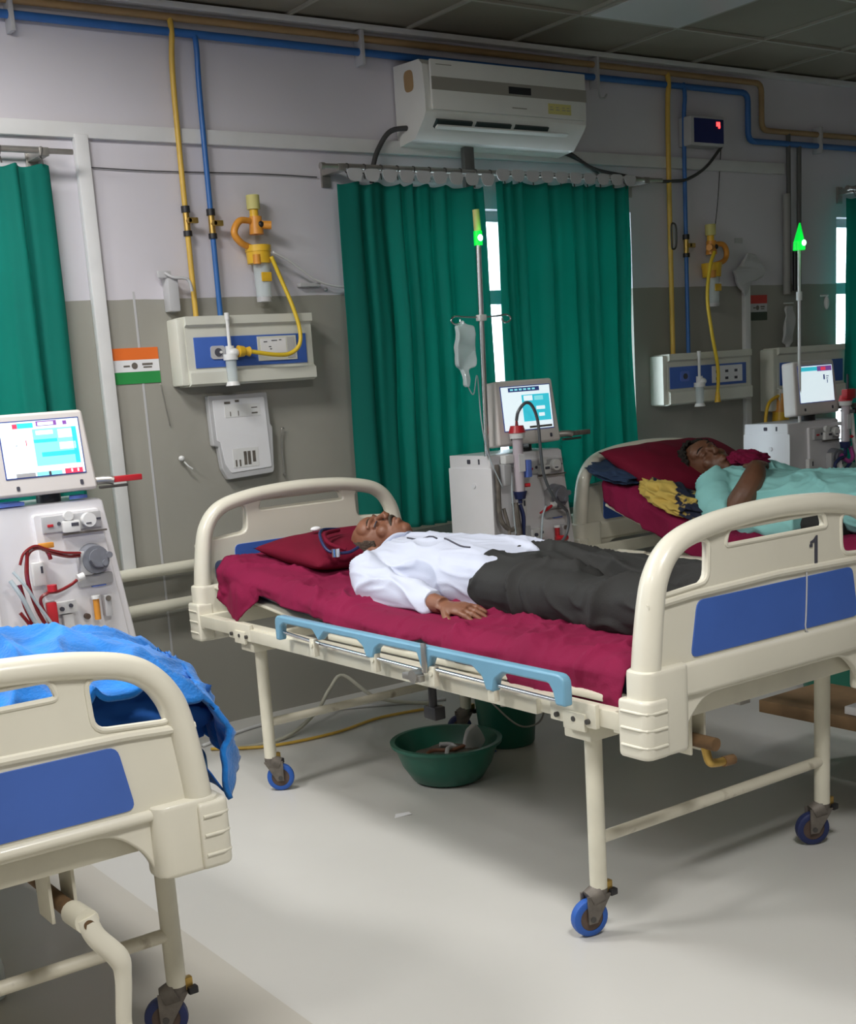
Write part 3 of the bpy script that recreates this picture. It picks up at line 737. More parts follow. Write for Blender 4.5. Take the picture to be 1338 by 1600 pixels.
for q in (-1, 1): g.tube([(q*.014, .021, .097), (q*.032, .026, .092), (q*.052, .019, .072)], [.003, .004, .002], n=6)
bmesh.ops.transform(g.bm, matrix=HT, verts=g.bm.verts); g.build('eyebrows', 'hairgrey', P1, world=True)
g = G()
for q in (-1, 1): g.tube([(q*.046, -.006, .0785), (q*.031, -.010, .0935), (q*.017, -.006, .0875)], .0022, n=6)
g.tube([(-.022, -.0765, .084), (0, -.0755, .0975), (.022, -.0765, .084)], .0028, n=6)
bmesh.ops.transform(g.bm, matrix=HT, verts=g.bm.verts); g.build('eyelashes', 'ink', P1, world=True)
def shirt1(g):
    S = [(3.89, .865, .075, .045), (3.85, .865, .13, .065), (3.80, .855, .19, .085), (3.70, .845, .215, .098), (3.55, .842, .215, .105), (3.40, .842, .21, .110), (3.27, .842, .205, .108), (3.18, .838, .205, .098), (3.13, .836, .20, .088)]
    g.loft([oval((2.69, y, z), (0, -1, 0), (0, 0, 1), w_, h_, pw=2.5) for y, z, w_, h_ in S])
    g.tube([(2.58, 3.80, .845), (2.465, 3.73, .830), (2.415, 3.60, .812), (2.395, 3.46, .806), (2.385, 3.34, .802), (2.378, 3.235, .797)], [.066, .074, .068, .060, .052, .042], n=20)
    g.tube([(2.80, 3.80, .85), (2.93, 3.73, .84), (2.99, 3.58, .825), (2.99, 3.45, .82), (2.97, 3.3, .825)], [.066, .072, .064, .055, .046], n=20)
SHIRT = cloth_build('shirt', 'shirt', P1, shirt1, vox=.0070, amp=.019, dirv=(1.5, .6, 1.2), seed=4, s1=5.2)
g = G()   # collar and placket
g.tube([(2.60, 3.885, .845), (2.625, 3.875, .90), (2.665, 3.85, .937), (2.70, 3.83, .945)], [.008, .012, .013, .006], n=8, flat=.5)
g.tube([(2.80, 3.885, .845), (2.775, 3.875, .90), (2.735, 3.85, .937), (2.70, 3.83, .945)], [.008, .012, .013, .006], n=8, flat=.5)
g.build('collar', 'shirt', P1, world=True)
def on_shirt(x, y):
    o = loc_of(P1); ok, p, n_, _ = SHIRT.ray_cast(V((x, y, 1.3))-o, V((0, 0, -1))); return (x, y, (p.z+o.z if ok else .95)+.0025)
g = G()
for a, b in (((2.645, 3.74), (2.615, 3.52)), ((2.61, 3.47), (2.585, 3.30))): g.tube([on_shirt(a[0]+(b[0]-a[0])*k/8, a[1]+(b[1]-a[1])*k/8) for k in range(9)], .0030, n=6, smooth=False)
g.build('placket', 'ink', P1, world=True)
def trousers1(g):
    g.loft([oval((2.69, y, z), (0, -1, 0), (0, 0, 1), w_, h_, pw=2.5) for y, z, w_, h_ in ((3.20, .832, .198, .090), (3.12, .832, .215, .098), (3.02, .832, .225, .098), (2.92, .825, .215, .085), (2.86, .82, .20, .07))])
    for q in (-1, 1):
        c = [(2.69+q*.10, 3.02, .828), (2.69+q*.135, 2.85, .83), (2.69+q*.155, 2.66, .83), (2.69+q*.165, 2.52, .825), (2.69+q*.165, 2.38, .82), (2.69+q*.165, 2.30, .815)]
        g.loft([oval(p, (0, -1, 0), (0, 0, 1), w_, h_, pw=2.4) for p, w_, h_ in zip(c, (.115, .112, .098, .095, .098, .098), (.09, .088, .075, .078, .076, .072))])
cloth_build('trousers', 'trouser', P1, trousers1, vox=.0075, amp=.034, dirv=(1.2, .75, 1.0), seed=9, s1=5.0)
g = G()
for q in (-1, 1):
    g.ell((2.69+q*.165, 2.245, .83), (.04, .045, .075), rot=Euler((.35, 0, q*.2)).to_matrix())
g.build('socks', 'trouser', P1, world=True)

# --- person in the pale teal gown on bed 3
P3 = thing('person', (4.79, 3.4, .75), 'dark-haired person in a pale teal gown lying propped on the bed behind at right', 'person')
HT3 = Matrix.Translation(V((4.70, 4.15, 1.015))) @ Matrix.Rotation(math.radians(14), 4, 'Z') @ Matrix.Rotation(math.radians(30), 4, 'X') @ Matrix.Rotation(math.radians(-32), 4, 'Y') @ Matrix.Scale(1.12, 4)
def body3(g):
    head_parts(g, HT3)
    g.loft([oval((4.72, y, z), (0, -1, -.3), (0, 0, 1), w_, h_) for y, z, w_, h_ in ((4.04, .955, .06, .05), (3.98, .92, .12, .05), (3.8, .88, .12, .06), (3.5, .86, .12, .06), (3.2, .85, .12, .06))])
    g.tube([(4.55, 3.96, .95), (4.45, 3.88, .87), (4.43, 3.78, .82), (4.455, 3.72, .90), (4.52, 3.72, .975), (4.59, 3.76, 1.015)], [.05, .055, .060, .058, .052, .038], n=14)
    hand_parts(g, frame_m((4.60, 3.765, 1.02), (.7, .45, .05), (0, -.2, 1)), 1, .3)
cloth_build('body', 'skin2', P3, body3, vox=.005, amp=0, sm=2)
hair_cap(HT3, 1.0, P3, 'hairdark', lambda c: (c.z < .060-max(0, .06-c.y)*.8), infl=.018, rough=.016, seed=3)
g = G()
for q in (-1, 1): g.tube([(q*.014, .021, .097), (q*.032, .026, .092), (q*.052, .019, .072)], [.003, .004, .002], n=6)
g.tube([(-.022, -.0765, .084), (0, -.0755, .0975), (.022, -.0765, .084)], .003, n=6)
bmesh.ops.transform(g.bm, matrix=HT3, verts=g.bm.verts); g.build('eyebrows', 'hairdark', P3, world=True)
def gown(g):
    S = [(4.03, .945, .10, .06), (3.98, .92, .19, .09), (3.86, .885, .235, .105), (3.66, .86, .25, .122), (3.45, .86, .26, .135), (3.2, .86, .30, .135), (3.0, .85, .325, .130), (2.85, .85, .325, .125), (2.80, .85, .31, .11)]
    g.loft([oval((4.72, y, z), (0, -1, -.25 if y > 3.6 else 0), (0, 0, 1), w_, h_, pw=2.4) for y, z, w_, h_ in S])
    g.tube([(4.56, 3.97, .955), (4.47, 3.90, .885), (4.425, 3.82, .835), (4.43, 3.765, .835)], [.075, .085, .080, .070], n=20)
    g.loft([oval((4.44, y, z), (0, -1, 0), (0, 0, 1), w_, h_) for y, z, w_, h_ in ((3.74, .80, .05, .05), (3.66, .795, .095, .075), (3.5, .79, .10, .075), (3.38, .79, .10, .07))])
    g.tube([(4.88, 3.97, .96), (4.99, 3.88, .90), (5.02, 3.75, .86)], [.075, .085, .07], n=20)
cloth_build('gown', 'teal', P3, gown, vox=.009, amp=.02, dirv=(1.3, .8, 1.2), seed=14, s1=5.5)
def tr3(g):
    for q in (-1, 1):
        g.loft([oval(p, (0, -1, 0), (0, 0, 1), w_, h_) for p, w_, h_ in zip([(4.74+q*.12, 3.3, .82), (4.74+q*.15, 3.05, .83), (4.74+q*.17, 2.7, .82), (4.74+q*.17, 2.4, .81)], (.13, .10, .085, .075), (.08, .08, .07, .06))])
    g.loft([oval((4.47, y, z), (0, -1, 0), (0, 0, 1), w_, h_) for y, z, w_, h_ in ((3.68, .80, .05, .03), (3.60, .80, .075, .045), (3.4, .80, .08, .05), (3.2, .80, .08, .05))])
cloth_build('trousers', 'trouser', P3, tr3, vox=.01, amp=.006, seed=3)

gg = None
# cloth bundles on bed 3
def bundle(name, c, size, m, label, cat, seed, rot=0, amp=.35):
    g = G(); r = bmesh.ops.create_icosphere(g.bm, subdivisions=5, radius=1)
    for v in g.bm.verts:
        p = v.co.copy(); k = 1+amp*(ridge(p, 1.4, seed)*.6+ridge(p, 3, seed+1)*.35-.4)
        v.co = V((p.x*size[0], p.y*size[1], p.z*size[2]))*k
    bmesh.ops.transform(g.bm, matrix=Matrix.Translation(V(c)) @ Euler((rot, 0, 0)).to_matrix().to_4x4(), verts=g.bm.verts)
    return g, name, m, label, cat
gg = bundle('folded_cloth', (4.42, 4.43, 1.00), (.15, .16, .035), 'navy', '', '', 3, .25)
tag(gg[0].build('folded_cloth', 'navy', ang=180), 'navy blue folded cloth beside the pillow on the bed behind at right', 'cloth')
gg = bundle('crumpled_scarf', (4.39, 4.05, .885), (.10, .19, .055), '', '', '', 12, .36, .5)
M['scarf'] = mat('mustard_navy_print', (.56, .40, .09), .85, vscale=9, dirt=(.012, .016, .04)); rp_ = [n for n in M['scarf'].node_tree.nodes if n.type == 'VALTORGB'][0]; rp_.color_ramp.elements[0].position = .47; rp_.color_ramp.elements[1].position = .50; 
g3 = bundle('cloth', (4.78, 3.96, 1.035), (.11, .07, .035), '', '', '', 33, .3, .4)
tag(g3[0].build('maroon_cloth', 'maroon', ang=180), 'bunched maroon cloth at the chin of the person in teal', 'cloth')
tag(gg[0].build('crumpled_scarf', 'scarf', ang=180), 'crumpled mustard and navy printed scarf on the maroon sheet beside the person in teal', 'scarf')

gg = bundle('fleece_shade_bundle', (.985, 2.61, .79), (.26, .085, .11), '', '', '', 21, 0, .3)  # added dark blue lump, its colour stands in for the fleece's unlit side
tag(gg[0].build('fleece_shade_bundle', 'bluesheet', ang=180), 'dark blue stand-in for the shaded side of the fleece, seen through the hole of the left footboard', 'sheet')
# ------------------------------------------------------------------ curtains and rods
def curtain(x0, x1, z0, z1, Y, label, seed, nf=9, amp=.028, flare=0, group='teal curtains'):
    def fn(u, v):
        z = z1+(z0-z1)*v; cx_ = (x0+x1)/2
        uu = u+.035*math.sin(u*11+seed)+.018*math.sin(u*23+seed*2)+.035*nz((u*3, v*1.3, seed), 1)
        x = x0+(x1-x0)*u; x += flare*(u)*v
        a = amp*(.55+.6*v)
        ph = uu*nf*2*PI
        y = Y+a*math.sin(ph)+a*.45*math.sin(ph*1.7+seed+v*1.2)+.012*nz((x*3, z*2, seed), 1)
        x += .010*math.cos(ph)*(.5+v)
        zz = z-.014*(.5-.5*math.cos(uu*nf*2*PI))*(1-min(1, v*9))
        return V((x, y, zz))
    g = G(); g.grid(int(nf*22), 60, fn)
    o = g.build('curtain', 'curtain', ang=180, mods=[('SOLIDIFY', dict(thickness=.0012))]); tag(o, label, 'curtain', group); return o
curtain(3.335, 4.165, .80, 2.405, 5.07, 'teal curtain left of the bright gap, behind the man in white', 1, nf=8, amp=.030)
curtain(4.255, 5.18, .78, 2.435, 5.07, 'teal curtain right of the bright gap under the air conditioner', 5, nf=8, amp=.030)
curtain(1.0, 1.985, .80, 2.43, 5.08, 'teal curtain at the left edge above the nearest dialysis machine', 9, nf=6, amp=.03)
curtain(7.055, 7.9, .80, 2.42, 5.06, 'teal curtain at the far right edge', 13, nf=6, amp=.03)
def rod(x0, x1, z, label, rings, slope=0, Y=5.06):
    t = thing('curtain_rod', ((x0+x1)/2, Y, z), label, 'curtain rod', 'steel curtain rods')
    G().cyl((x0, Y, z), (x1, Y, z+slope), .011).cyl((x0-.01, Y, z), (x0+.01, Y, z), .015).build('pole', 'steel', t, world=True)
    G().cyl((x0+.15, Y+.07, z+.02), (x1-.1, Y+.07, z+.02+slope), .008).build('pole', 'steel', t, world=True)
    for x in ((x0+.10), (x1-.12)):
        b = G()
        b.box((x-.02, Y-.012, z-.02), (x+.02, WY, z+.012), bev=.003); b.box((x-.025, WY-.012, z-.07), (x+.025, WY, z+.03), bev=.003); b.build('bracket', 'steel', t, world=True)
    for x in rings:
        q = G(); zz = z+slope*(x-x0)/(x1-x0); q.tube([(x+.004*math.sin(k), Y+.017*math.sin(k*PI/4), zz-.006+.02*math.cos(k*PI/4)) for k in range(9)], .0028, n=6, smooth=False)
        q.tube([(x, Y, zz-.026), (x+.004, Y, zz-.05)], .003, n=6); q.build('ring', 'darksteel', t, world=True)
rod(3.25, 5.42, 2.466, 'long steel curtain rod under the air conditioner', [3.38+i*.093 for i in range(20)])
rod(.6, 2.08, 2.476, 'steel curtain rod at the left edge of the photo', [1.10, 1.30, 1.55, 1.785, 1.95])
rod(7.05, 8.0, 2.47, 'dark curtain rod at the far right edge', [7.12, 7.25, 7.4, 7.6])
# white scalloped heading tapes showing above the central curtains
g = G()
for i in range(19):
    x = 3.40+i*.097; z = 2.425 if x < 4.22 else 2.45
    if abs(x-4.22) < .03: continue
    g.prism([roundpoly([(-.046, .030), (.046, .030), (.032, -.026), (-.032, -.026)], .026)], (x, 5.025, z), (1, 0, 0), (0, 0, 1), .004)
g.box((3.36, 5.027, 2.438), (4.19, 5.030, 2.446)); g.box((4.24, 5.027, 2.462), (5.18, 5.030, 2.470)); tag(g.build('curtain_tape', 'whitegrey'), 'scalloped off-white heading tape along the top of the central curtains', 'curtain tape')
g = G(); g.box((4.10, 5.10, 2.40), (4.16, 5.13, 2.62), bev=.004); 
tag(g.build('wall_bracket', 'greyp'), 'short dark bracket on the wall behind the curtain rod below the air conditioner', 'bracket')

# ------------------------------------------------------------------ air conditioner
t = thing('air_conditioner', (4.27, 5.2, 2.75), 'white split air conditioner with a champagne band above the central curtains', 'air conditioner')
ac = G(); prof = [(5.19, 2.945), (4.99, 2.935), (4.965, 2.91), (4.955, 2.80), (4.955, 2.705), (4.975, 2.675), (5.05, 2.60), (5.19, 2.585)]
ac.loft([[V((x, y, z-(x-3.77)*.012)) for y, z in prof] for x in (3.77, 3.785, 4.76, 4.775)]); ac.build('casing', 'acwhite', t, world=True, ang=30)
p = G(); p.box((3.80, 4.940, 2.712), (4.765, 4.956, 2.93), bev=.007); p.build('front_panel', 'acwhite', t, world=True)
G().box((3.80, 4.9375, 2.797), (4.765, 4.9405, 2.853)).build('band', 'acband', t, world=True, smooth=False)
G().box((4.26, 4.9360, 2.806), (4.40, 4.9378, 2.838)).build('display', 'black', t, world=True, smooth=False)
G().box((4.51, 4.9380, 2.730), (4.66, 4.9401, 2.778)).build('sticker', 'stickery', t, world=True, smooth=False)
q = G()
for i, x in enumerate((4.52, 4.56, 4.60, 4.63)): q.box((x, 4.9372, 2.748), (x+.022, 4.9381, 2.752)); q.box((x, 4.9372, 2.760), (x+.018, 4.9381, 2.763))
q.box((4.28, 4.9372, 2.742), (4.37, 4.9402, 2.746)); q.box((3.83, 4.9372, 2.905), (3.92, 4.9402, 2.908)); q.build('lettering', 'acband', t, world=True, smooth=False)
v_ = G()
for i in range(3): v_.box((3.84+i*.24, 4.970, 2.642), (4.05+i*.24, 5.0, 2.684), rot=Euler((math.radians(38), 0, 0)).to_matrix())
v_.build('vent', 'acvent', t, world=True, smooth=False)
l = G(); l.box((3.84, 4.962, 2.640), (4.66, 4.985, 2.648), rot=Euler((math.radians(-28), 0, 0)).to_matrix()); l.build('louvre', 'acwhite', t, world=True, smooth=False)
l = G(); l.prism([roundpoly([(-.035, -.045), (.035, -.045), (.04, .05), (-.03, .05)], .03)], (3.7695, 5.07, 2.855), (0, 1, 0), (0, 0, 1), .004); l.build('knockout', 'brownp', t, world=True)
M['wallcable'] = mat('dark_cable', (.05, .05, .05), .6)
def wire(name, pts, r, m, label, cat='cable', n=8, group=None):
    g = G(); g.tube(pts, r, n=n); return tag(g.build(name, m, ang=180), label, cat, group)
wire('drain_hose', [(3.80, 5.10, 2.66), (3.70, 5.14, 2.65), (3.64, 5.16, 2.58), (3.60, 5.16, 2.50), (3.59, 5.17, 2.42)], .012, 'wallcable', 'dark drain hose drooping from the left end of the air conditioner', 'hose')
wire('cable', [(4.70, 5.15, 2.64), (4.85, 5.16, 2.60), (5.0, 5.15, 2.53), (5.2, 5.14, 2.50), (5.45, 5.15, 2.48), (5.62, 5.16, 2.485), (5.74, 5.16, 2.50), (5.9, 5.17, 2.57), (6.04, 5.17, 2.69)], .009, 'wallcable', 'dark cable running from the air conditioner to the box with the red light')
wire('cable', [(4.68, 5.16, 2.63), (4.95, 5.17, 2.56), (5.1, 5.17, 2.48)], .007, 'wallcable', 'short dark cable sagging from the right end of the air conditioner')

# ------------------------------------------------------------------ pipes on the wall
PG = 'medical gas pipes on the wall'
def pipe(name, pts, r, m, label, y=5.165, n=12, smooth=False, cat='pipe'):
    g = G(); g.tube([(a, y if len(p_) < 3 else p_[2], b) for p_ in pts for a, b in [p_[:2]]], r, n=n, smooth=smooth); return tag(g.build(name, m), label, cat)
def bend(p, r=.05, k=4):    # round corners of a path of (x,z)
    out = [p[0]]
    for a, b, c in zip(p, p[1:], p[2:]):
        A, B, Cc = V(a), V(b), V(c); u = (A-B).normalized()*r; v = (Cc-B).normalized()*r
        for i in range(k+1):
            t = i/k; q = (1-t)**2*(B+u)+2*t*(1-t)*B+t*t*(B+v); out.append((q.x, q.y))
    out.append(p[-1]); return out
pipe('gas_pipe', bend([(.5, 3.0), (4.6, 2.985), (5.9, 2.985), (6.26, 2.985), (6.26, 2.725), (9.1, 2.72)]), .017, 'bluep', 'long blue pipe along the top of the wall stepping down at the right')
pipe('gas_pipe', bend([(.5, 3.052), (6.38, 3.045), (6.38, 2.79), (9.1, 2.785)]), .016, 'brownp', 'long ochre pipe along the top of the wall above the blue one')
for x, lb in ((1.93, 'white clip holding the top pipes at the upper left corner above the left curtain'), (3.57, 'white clip holding the top pipes just left of the air conditioner'), (5.05, 'white clip with a small hook on the top pipes right of the air conditioner'), (6.9, 'white clip holding the lowered pipes at the far right')):
    g = G(); lo_, hi_ = (2.93, 3.08) if x < 6.3 else (2.68, 2.83)
    g.box((x-.009, 5.135, lo_), (x+.009, 5.198, hi_), bev=.003)
    if x == 5.05: g.tube([(5.05, 5.14, 2.935), (5.06, 5.14, 2.885), (5.09, 5.14, 2.88), (5.11, 5.14, 2.90)], .005)
    tag(g.build('pipe_clip', 'whitegrey'), lb, 'pipe clip', 'clips holding the wall pipes')
def valve(t, x, z, body='brass'):
    v = G(); v.cyl((x, 5.165, z-.055), (x, 5.165, z+.055), .014, mt=body); v.cyl((x, 5.165, z+.035), (x, 5.165, z+.062), .019, mt='black'); v.cyl((x, 5.165, z-.062), (x, 5.165, z-.04), .019, mt='black')
    v.box((x-.008, 5.13, z-.012), (x+.04, 5.145, z+.012), mt=body, bev=.004); v.cyl((x, 5.165, z), (x, 5.13, z), .009, mt=body); v.build('valve', None, t, world=True)
def drop(name, x, ztop, zbot, m, label, zv, y=5.165, r=.012, x2=None, body='brass'):
    t = thing(name, (x, 5.165, zbot), label, 'pipe', PG); x2 = x if x2 is None else x2
    g = G(); g.tube([(x, y, ztop), (x, y-.012, ztop-.07), (x2, y, ztop-.3), (x2, y, zbot)], r, n=12); g.build('tube', m, t, world=True)
    if zv: valve(t, x2, zv, body)
drop('gas_pipe', 2.615, 3.05, 1.83, 'yellowp', 'yellow pipe dropping from the top pipes to the panel nearest the flag sticker', 2.235, x2=2.605)
drop('gas_pipe', 2.725, 3.0, 1.83, 'bluep', 'blue pipe dropping from the top pipe to the panel nearest the flag sticker', 2.225)
drop('gas_pipe', 5.592, 3.05, 1.54, 'yellowp', 'yellow pipe dropping between the central curtains and the red light box', None, r=.014)
drop('gas_pipe', 5.72, 3.0, 1.54, 'bluep', 'dull blue pipe dropping beside the red light box', 2.14, r=.012)
g = G(); g.tube([(5.592, 5.145, 2.26), (5.612, 5.14, 2.24), (5.612, 5.14, 2.14), (5.592, 5.145, 2.12), (5.575, 5.14, 2.14), (5.575, 5.14, 2.24), (5.592, 5.145, 2.26)], .005); tag(g.build('shackle', 'darksteel'), 'dark oval shackle clamped round the right-hand yellow pipe', 'shackle')
pipe('gas_pipe', [(6.62, 2.78), (6.625, 1.87)], .013, 'greyp', 'thin dark pipe dropping from the stepped pipes left of the rightmost pole lamp')
pipe('gas_pipe', [(6.72, 2.72), (6.715, 1.3)], .014, 'greyp', 'thicker dark pipe dropping just behind the rightmost lamp pole')
M['midgrey'] = mat('grey_conduit', (.30, .29, .28), .5)
pipe('conduit', [(6.60, 2.44), (6.60, 1.86)], .022, 'midgrey', 'short white conduit on the dark wall left of the rightmost lamp pole')
g = G(); g.cyl((6.66, 5.15, 1.88), (6.66, 5.15, 2.12), .015); tag(g.build('valve', 'black'), 'black valve low on the thin dark pipe at right', 'valve')
# trunking
g = G(); g.box((.3, 5.172, 2.555), (6.6, 5.2, 2.615), bev=.004); struct(g.build('trim_2', 'whitep'))
g = G(); g.box((XL, 5.15, 3.085), (XR, 5.2, CEIL), bev=.003); struct(g.build('trim_3', 'whitep'))
g = G(); g.box((2.14, 5.165, .74), (2.20, 5.2, 2.57), bev=.008); tag(g.build('conduit', 'whitep'), 'white vertical trunking between the left curtain and the flag sticker', 'conduit')
g = G(); g.box((6.225, 5.17, .90), (6.275, 5.2, 1.92), bev=.006); tag(g.build('conduit', 'whitep'), 'pale vertical trunking left of the faded flag sticker at right', 'conduit')
g = G(); g.box((2.333, 5.1980, .2), (2.343, 5.2, 1.95)); struct(g.build('trim_4', 'whitegrey'))
pipe('wall_rail', [(.3, .74), (2.6, .765), (4.7, .825), (6.2, .835)], .026, 'creampipe', 'upper cream rail pipe low along the wall behind the beds', y=5.15, cat='rail')
pipe('wall_rail', [(.3, .575), (2.6, .605), (4.7, .705), (6.2, .71)], .026, 'creampipe', 'lower cream rail pipe low along the wall behind the beds', y=5.15, cat='rail')
wire('cable', [(2.20, 5.19, 2.445), (2.5, 5.19, 2.44), (3.0, 5.19, 2.445), (3.3, 5.19, 2.44)], .0025, 'wallcable', 'thin grey wire across the wall behind the yellow and blue drop pipes')
wire('cable', [(6.05, 5.185, 2.70), (6.02, 5.19, 2.4), (5.96, 5.17, 2.2)], .0025, 'wallcable', 'thin wire hanging from the box with the red light')

# controller box with red LED
t = thing('control_box', (5.93, 5.2, 2.70), 'small white box with dark blue face and glowing red display high on the wall', 'control box')
G().box((5.71, 5.105, 2.670), (5.985, 5.2, 2.825), bev=.008).build('casing', 'whitegrey', t, world=True)
G().box((5.735, 5.102, 2.685), (5.975, 5.1065, 2.812)).build('face', 'navyplastic', t, world=True, smooth=False)
G().box((5.915, 5.100, 2.775), (5.945, 5.1025, 2.798), bev=.0008).cyl((5.938, 5.1025, 2.772), (5.938, 5.1, 2.772), .008).build('display', 'led', t, world=True)

# ------------------------------------------------------------------ bedhead panels
def bedhead(x0, x1, z0, z1, label, bx0, bx1, bz0, bz1, kind):
    t = thing('bedhead_panel', ((x0+x1)/2, 5.2, z0), label, 'bedhead panel', 'cream bedhead gas panels')
    Y = 5.085; h = z1-z0
    b = G(); prof = [(5.2, z1), (Y-.005, z1), (Y-.005, z1-.035), (Y+.012, z1-.045), (Y+.010, bz0-.01), (Y-.008, bz0-.02), (Y-.008, z0+.01), (Y+.02, z0), (5.2, z0)]
    b.loft([[V((x, y, z)) for y, z in prof] for x in (x0, x1)]); b.build('housing', 'panel', t, world=True, ang=25)
    G().box((bx0, Y+.0055, bz0), (bx1, Y+.0105, bz1), bev=.002).build('face_plate', 'blue', t, world=True)
    e = G(); e.box((x0-.035, Y+.012, z0+.006), (x0+.002, 5.2, z1-.006), bev=.01); e.build('end_cap', 'panel', t, world=True)
    return t, Y
bt, Y = bedhead(2.51, 3.145, 1.538, 1.833, 'cream bedhead panel with blue plate and yellow plug between flag sticker and central curtains', 2.545, 3.11, 1.615, 1.745, 0)
o = G(); o.prism([rrect(-.035, -.028, .035, .028, .012)], (2.655, Y+.004, 1.678), (1, 0, 0), (0, 0, 1), .010, mt='whitegrey'); o.cyl((2.655, Y+.001, 1.678), (2.655, Y-.006, 1.678), .018, mt='ink'); o.cyl((2.665, Y-.004, 1.678), (2.665, Y-.010, 1.678), .006, mt='white'); o.build('outlet', None, bt, world=True)
o = G(); o.box((2.855, Y+.001, 1.632), (3.055, Y+.006, 1.738), mt='panel', bev=.001); o.box((2.87, Y-.0005, 1.665), (3.00, Y+.0015, 1.728), mt='paper'); o.box((3.005, Y-.0005, 1.64), (3.045, Y+.0015, 1.732), mt='whitegrey')
for xx, zz, ww in ((2.885, 1.712, .018), (2.925, 1.716, .03), (2.91, 1.69, .012), (2.915, 1.680, .010), (2.965, 1.718, .012)): o.box((xx, Y-.0012, zz), (xx+ww, Y+.0002, zz+.004), mt='ink')
o.build('socket_plate', None, bt, world=True, smooth=False)
bt, Y = bedhead(5.47, 6.17, 1.262, 1.548, 'cream bedhead panel in the shade between central curtains and faded flag sticker', 5.485, 6.13, 1.355, 1.475, 1)
o = G(); o.box((5.83, Y+.001, 1.37), (6.09, Y+.0055, 1.465), mt='paper'); 
for i in range(3):
    for j in range(2): o.box((5.86+i*.08, Y-.0004, 1.385+j*.04), (5.885+i*.08, Y+.0014, 1.400+j*.04), mt='ink')
o.build('socket_plate', None, bt, world=True, smooth=False)
o = G(); o.prism([rrect(-.035, -.028, .035, .028, .012)], (5.60, Y+.004, 1.42), (1, 0, 0), (0, 0, 1), .010, mt='bluelab'); o.cyl((5.60, Y+.001, 1.42), (5.60, Y-.006, 1.42), .016, mt='ink'); o.build('outlet', None, bt, world=True)
bt, Y = bedhead(6.42, 7.12, 1.165, 1.545, 'cream bedhead panel at far right behind the rightmost dialysis machine', 6.44, 7.05, 1.32, 1.455, 2)
o = G(); o.prism([rrect(-.035, -.028, .035, .028, .012)], (6.56, Y+.004, 1.39), (1, 0, 0), (0, 0, 1), .010, mt='bluelab'); o.cyl((6.56, Y+.001, 1.39), (6.56, Y-.006, 1.39), .016, mt='ink'); o.build('outlet', None, bt, world=True)
# plugged-in flowmeters
def flowmeter(x, z, label, s=1.0, Y=5.06):
    t = thing('flowmeter', (x, Y, z), label, 'flowmeter', 'white oxygen flowmeters')
    g = G(); g.cyl((x, Y, z+.02), (x, Y, z+.14*s), .008); g.cyl((x, Y, z+.14*s), (x, Y, z+.17*s), .011); g.cyl((x, Y, z-.005), (x, Y, z+.03), .019); g.ell((x+.012, Y-.012, z), (.026, .02, .02)); g.build('tube', 'white', t, world=True)
    g = G(); g.cyl((x, Y, z-.03), (x, Y, z-.005), .032, mt='white'); g.cyl((x, Y, z-.125), (x, Y, z-.03), .022, .025, mt='clear'); g.cyl((x, Y, z-.14), (x, Y, z-.122), .032, .026, mt='white'); g.build('humidifier_jar', None, t, world=True)
flowmeter(2.700, 1.672, 'white flowmeter with clear jar on the panel under the blue drop pipe')
flowmeter(5.69, 1.385, 'white flowmeter on the shaded panel behind the sleeping person in teal')

# ------------------------------------------------------------------ yellow suction regulators and hoses
def regulator(x, z, Y, label, s=1.0, flip=1):
    t = thing('suction_regulator', (x, Y, z), label, 'regulator', 'yellow suction regulators')
    g = G(); g.cyl((x-.005, Y, z+.265), (x-.005, Y, z+.325), .030, mt='stickery', n=10); g.cyl((x-.005, Y, z+.225), (x-.005, Y, z+.27), .020, mt='yellow'); g.cyl((x, Y, z+.16), (x, Y, z+.235), .032, .028, mt='orange', n=12); g.cyl((x+.01*flip, Y-.01, z+.20), (x+.058*flip, Y-.035, z+.195), .018, mt='orange'); g.ell((x+.01, Y-.028, z+.20), (.014, .01, .014), mt='black', sub=2)
    g.build('gauge', None, t, world=True)
    g = G(); g.tube([(x-.02, Y, z+.215), (x-.085*flip, Y-.01, z+.215), (x-.118*flip, Y-.01, z+.165), (x-.085*flip, Y-.01, z+.12), (x-.02, Y, z+.10)], [.012, .015, .016, .015, .012]); g.build('hose_loop', 'orange', t, world=True)
    g = G(); g.cyl((x, Y, z+.035), (x, Y, z+.10), .052, .056, mt='yellow', n=24); g.cyl((x, Y, z+.085), (x, Y, z+.112), .058, mt='yellow', n=24); g.cyl((x-.03, Y-.035, z+.03), (x-.03, Y-.035, z+.07), .018, mt='orange'); g.build('lid', None, t, world=True)
    g = G(); g.cyl((x+.01, Y, z-.11), (x+.01, Y, z+.04), .034, .038, mt='clear', n=20); g.box((x-.015, Y-.042, z-.045), (x+.035, Y-.033, z-.005), mt='yellow', bev=.004); g.cyl((x+.01, Y, z-.13), (x+.01, Y, z-.108), .034, mt='whitegrey'); g.build('jar', None, t, world=True)
regulator(2.93, 2.02, 5.14, 'yellow and orange suction regulator above the panel with the yellow plug')
regulator(5.90, 2.03-.10, 5.14, 'orange suction regulator in the shade right of the dull blue pipe', flip=-1)
wire('yellow_hose', [(2.965, 5.09, 2.08), (3.00, 5.08, 1.98), (3.03, 5.05, 1.86), (3.045, 5.03, 1.76), (3.03, 5.02, 1.69), (2.98, 5.03, 1.655), (2.90, 5.03, 1.655), (2.80, 5.04, 1.672), (2.77, 5.05, 1.675)], .0095, 'yellowh', 'yellow hose curling from the regulator down to the blue plate near the flag sticker', 'hose')
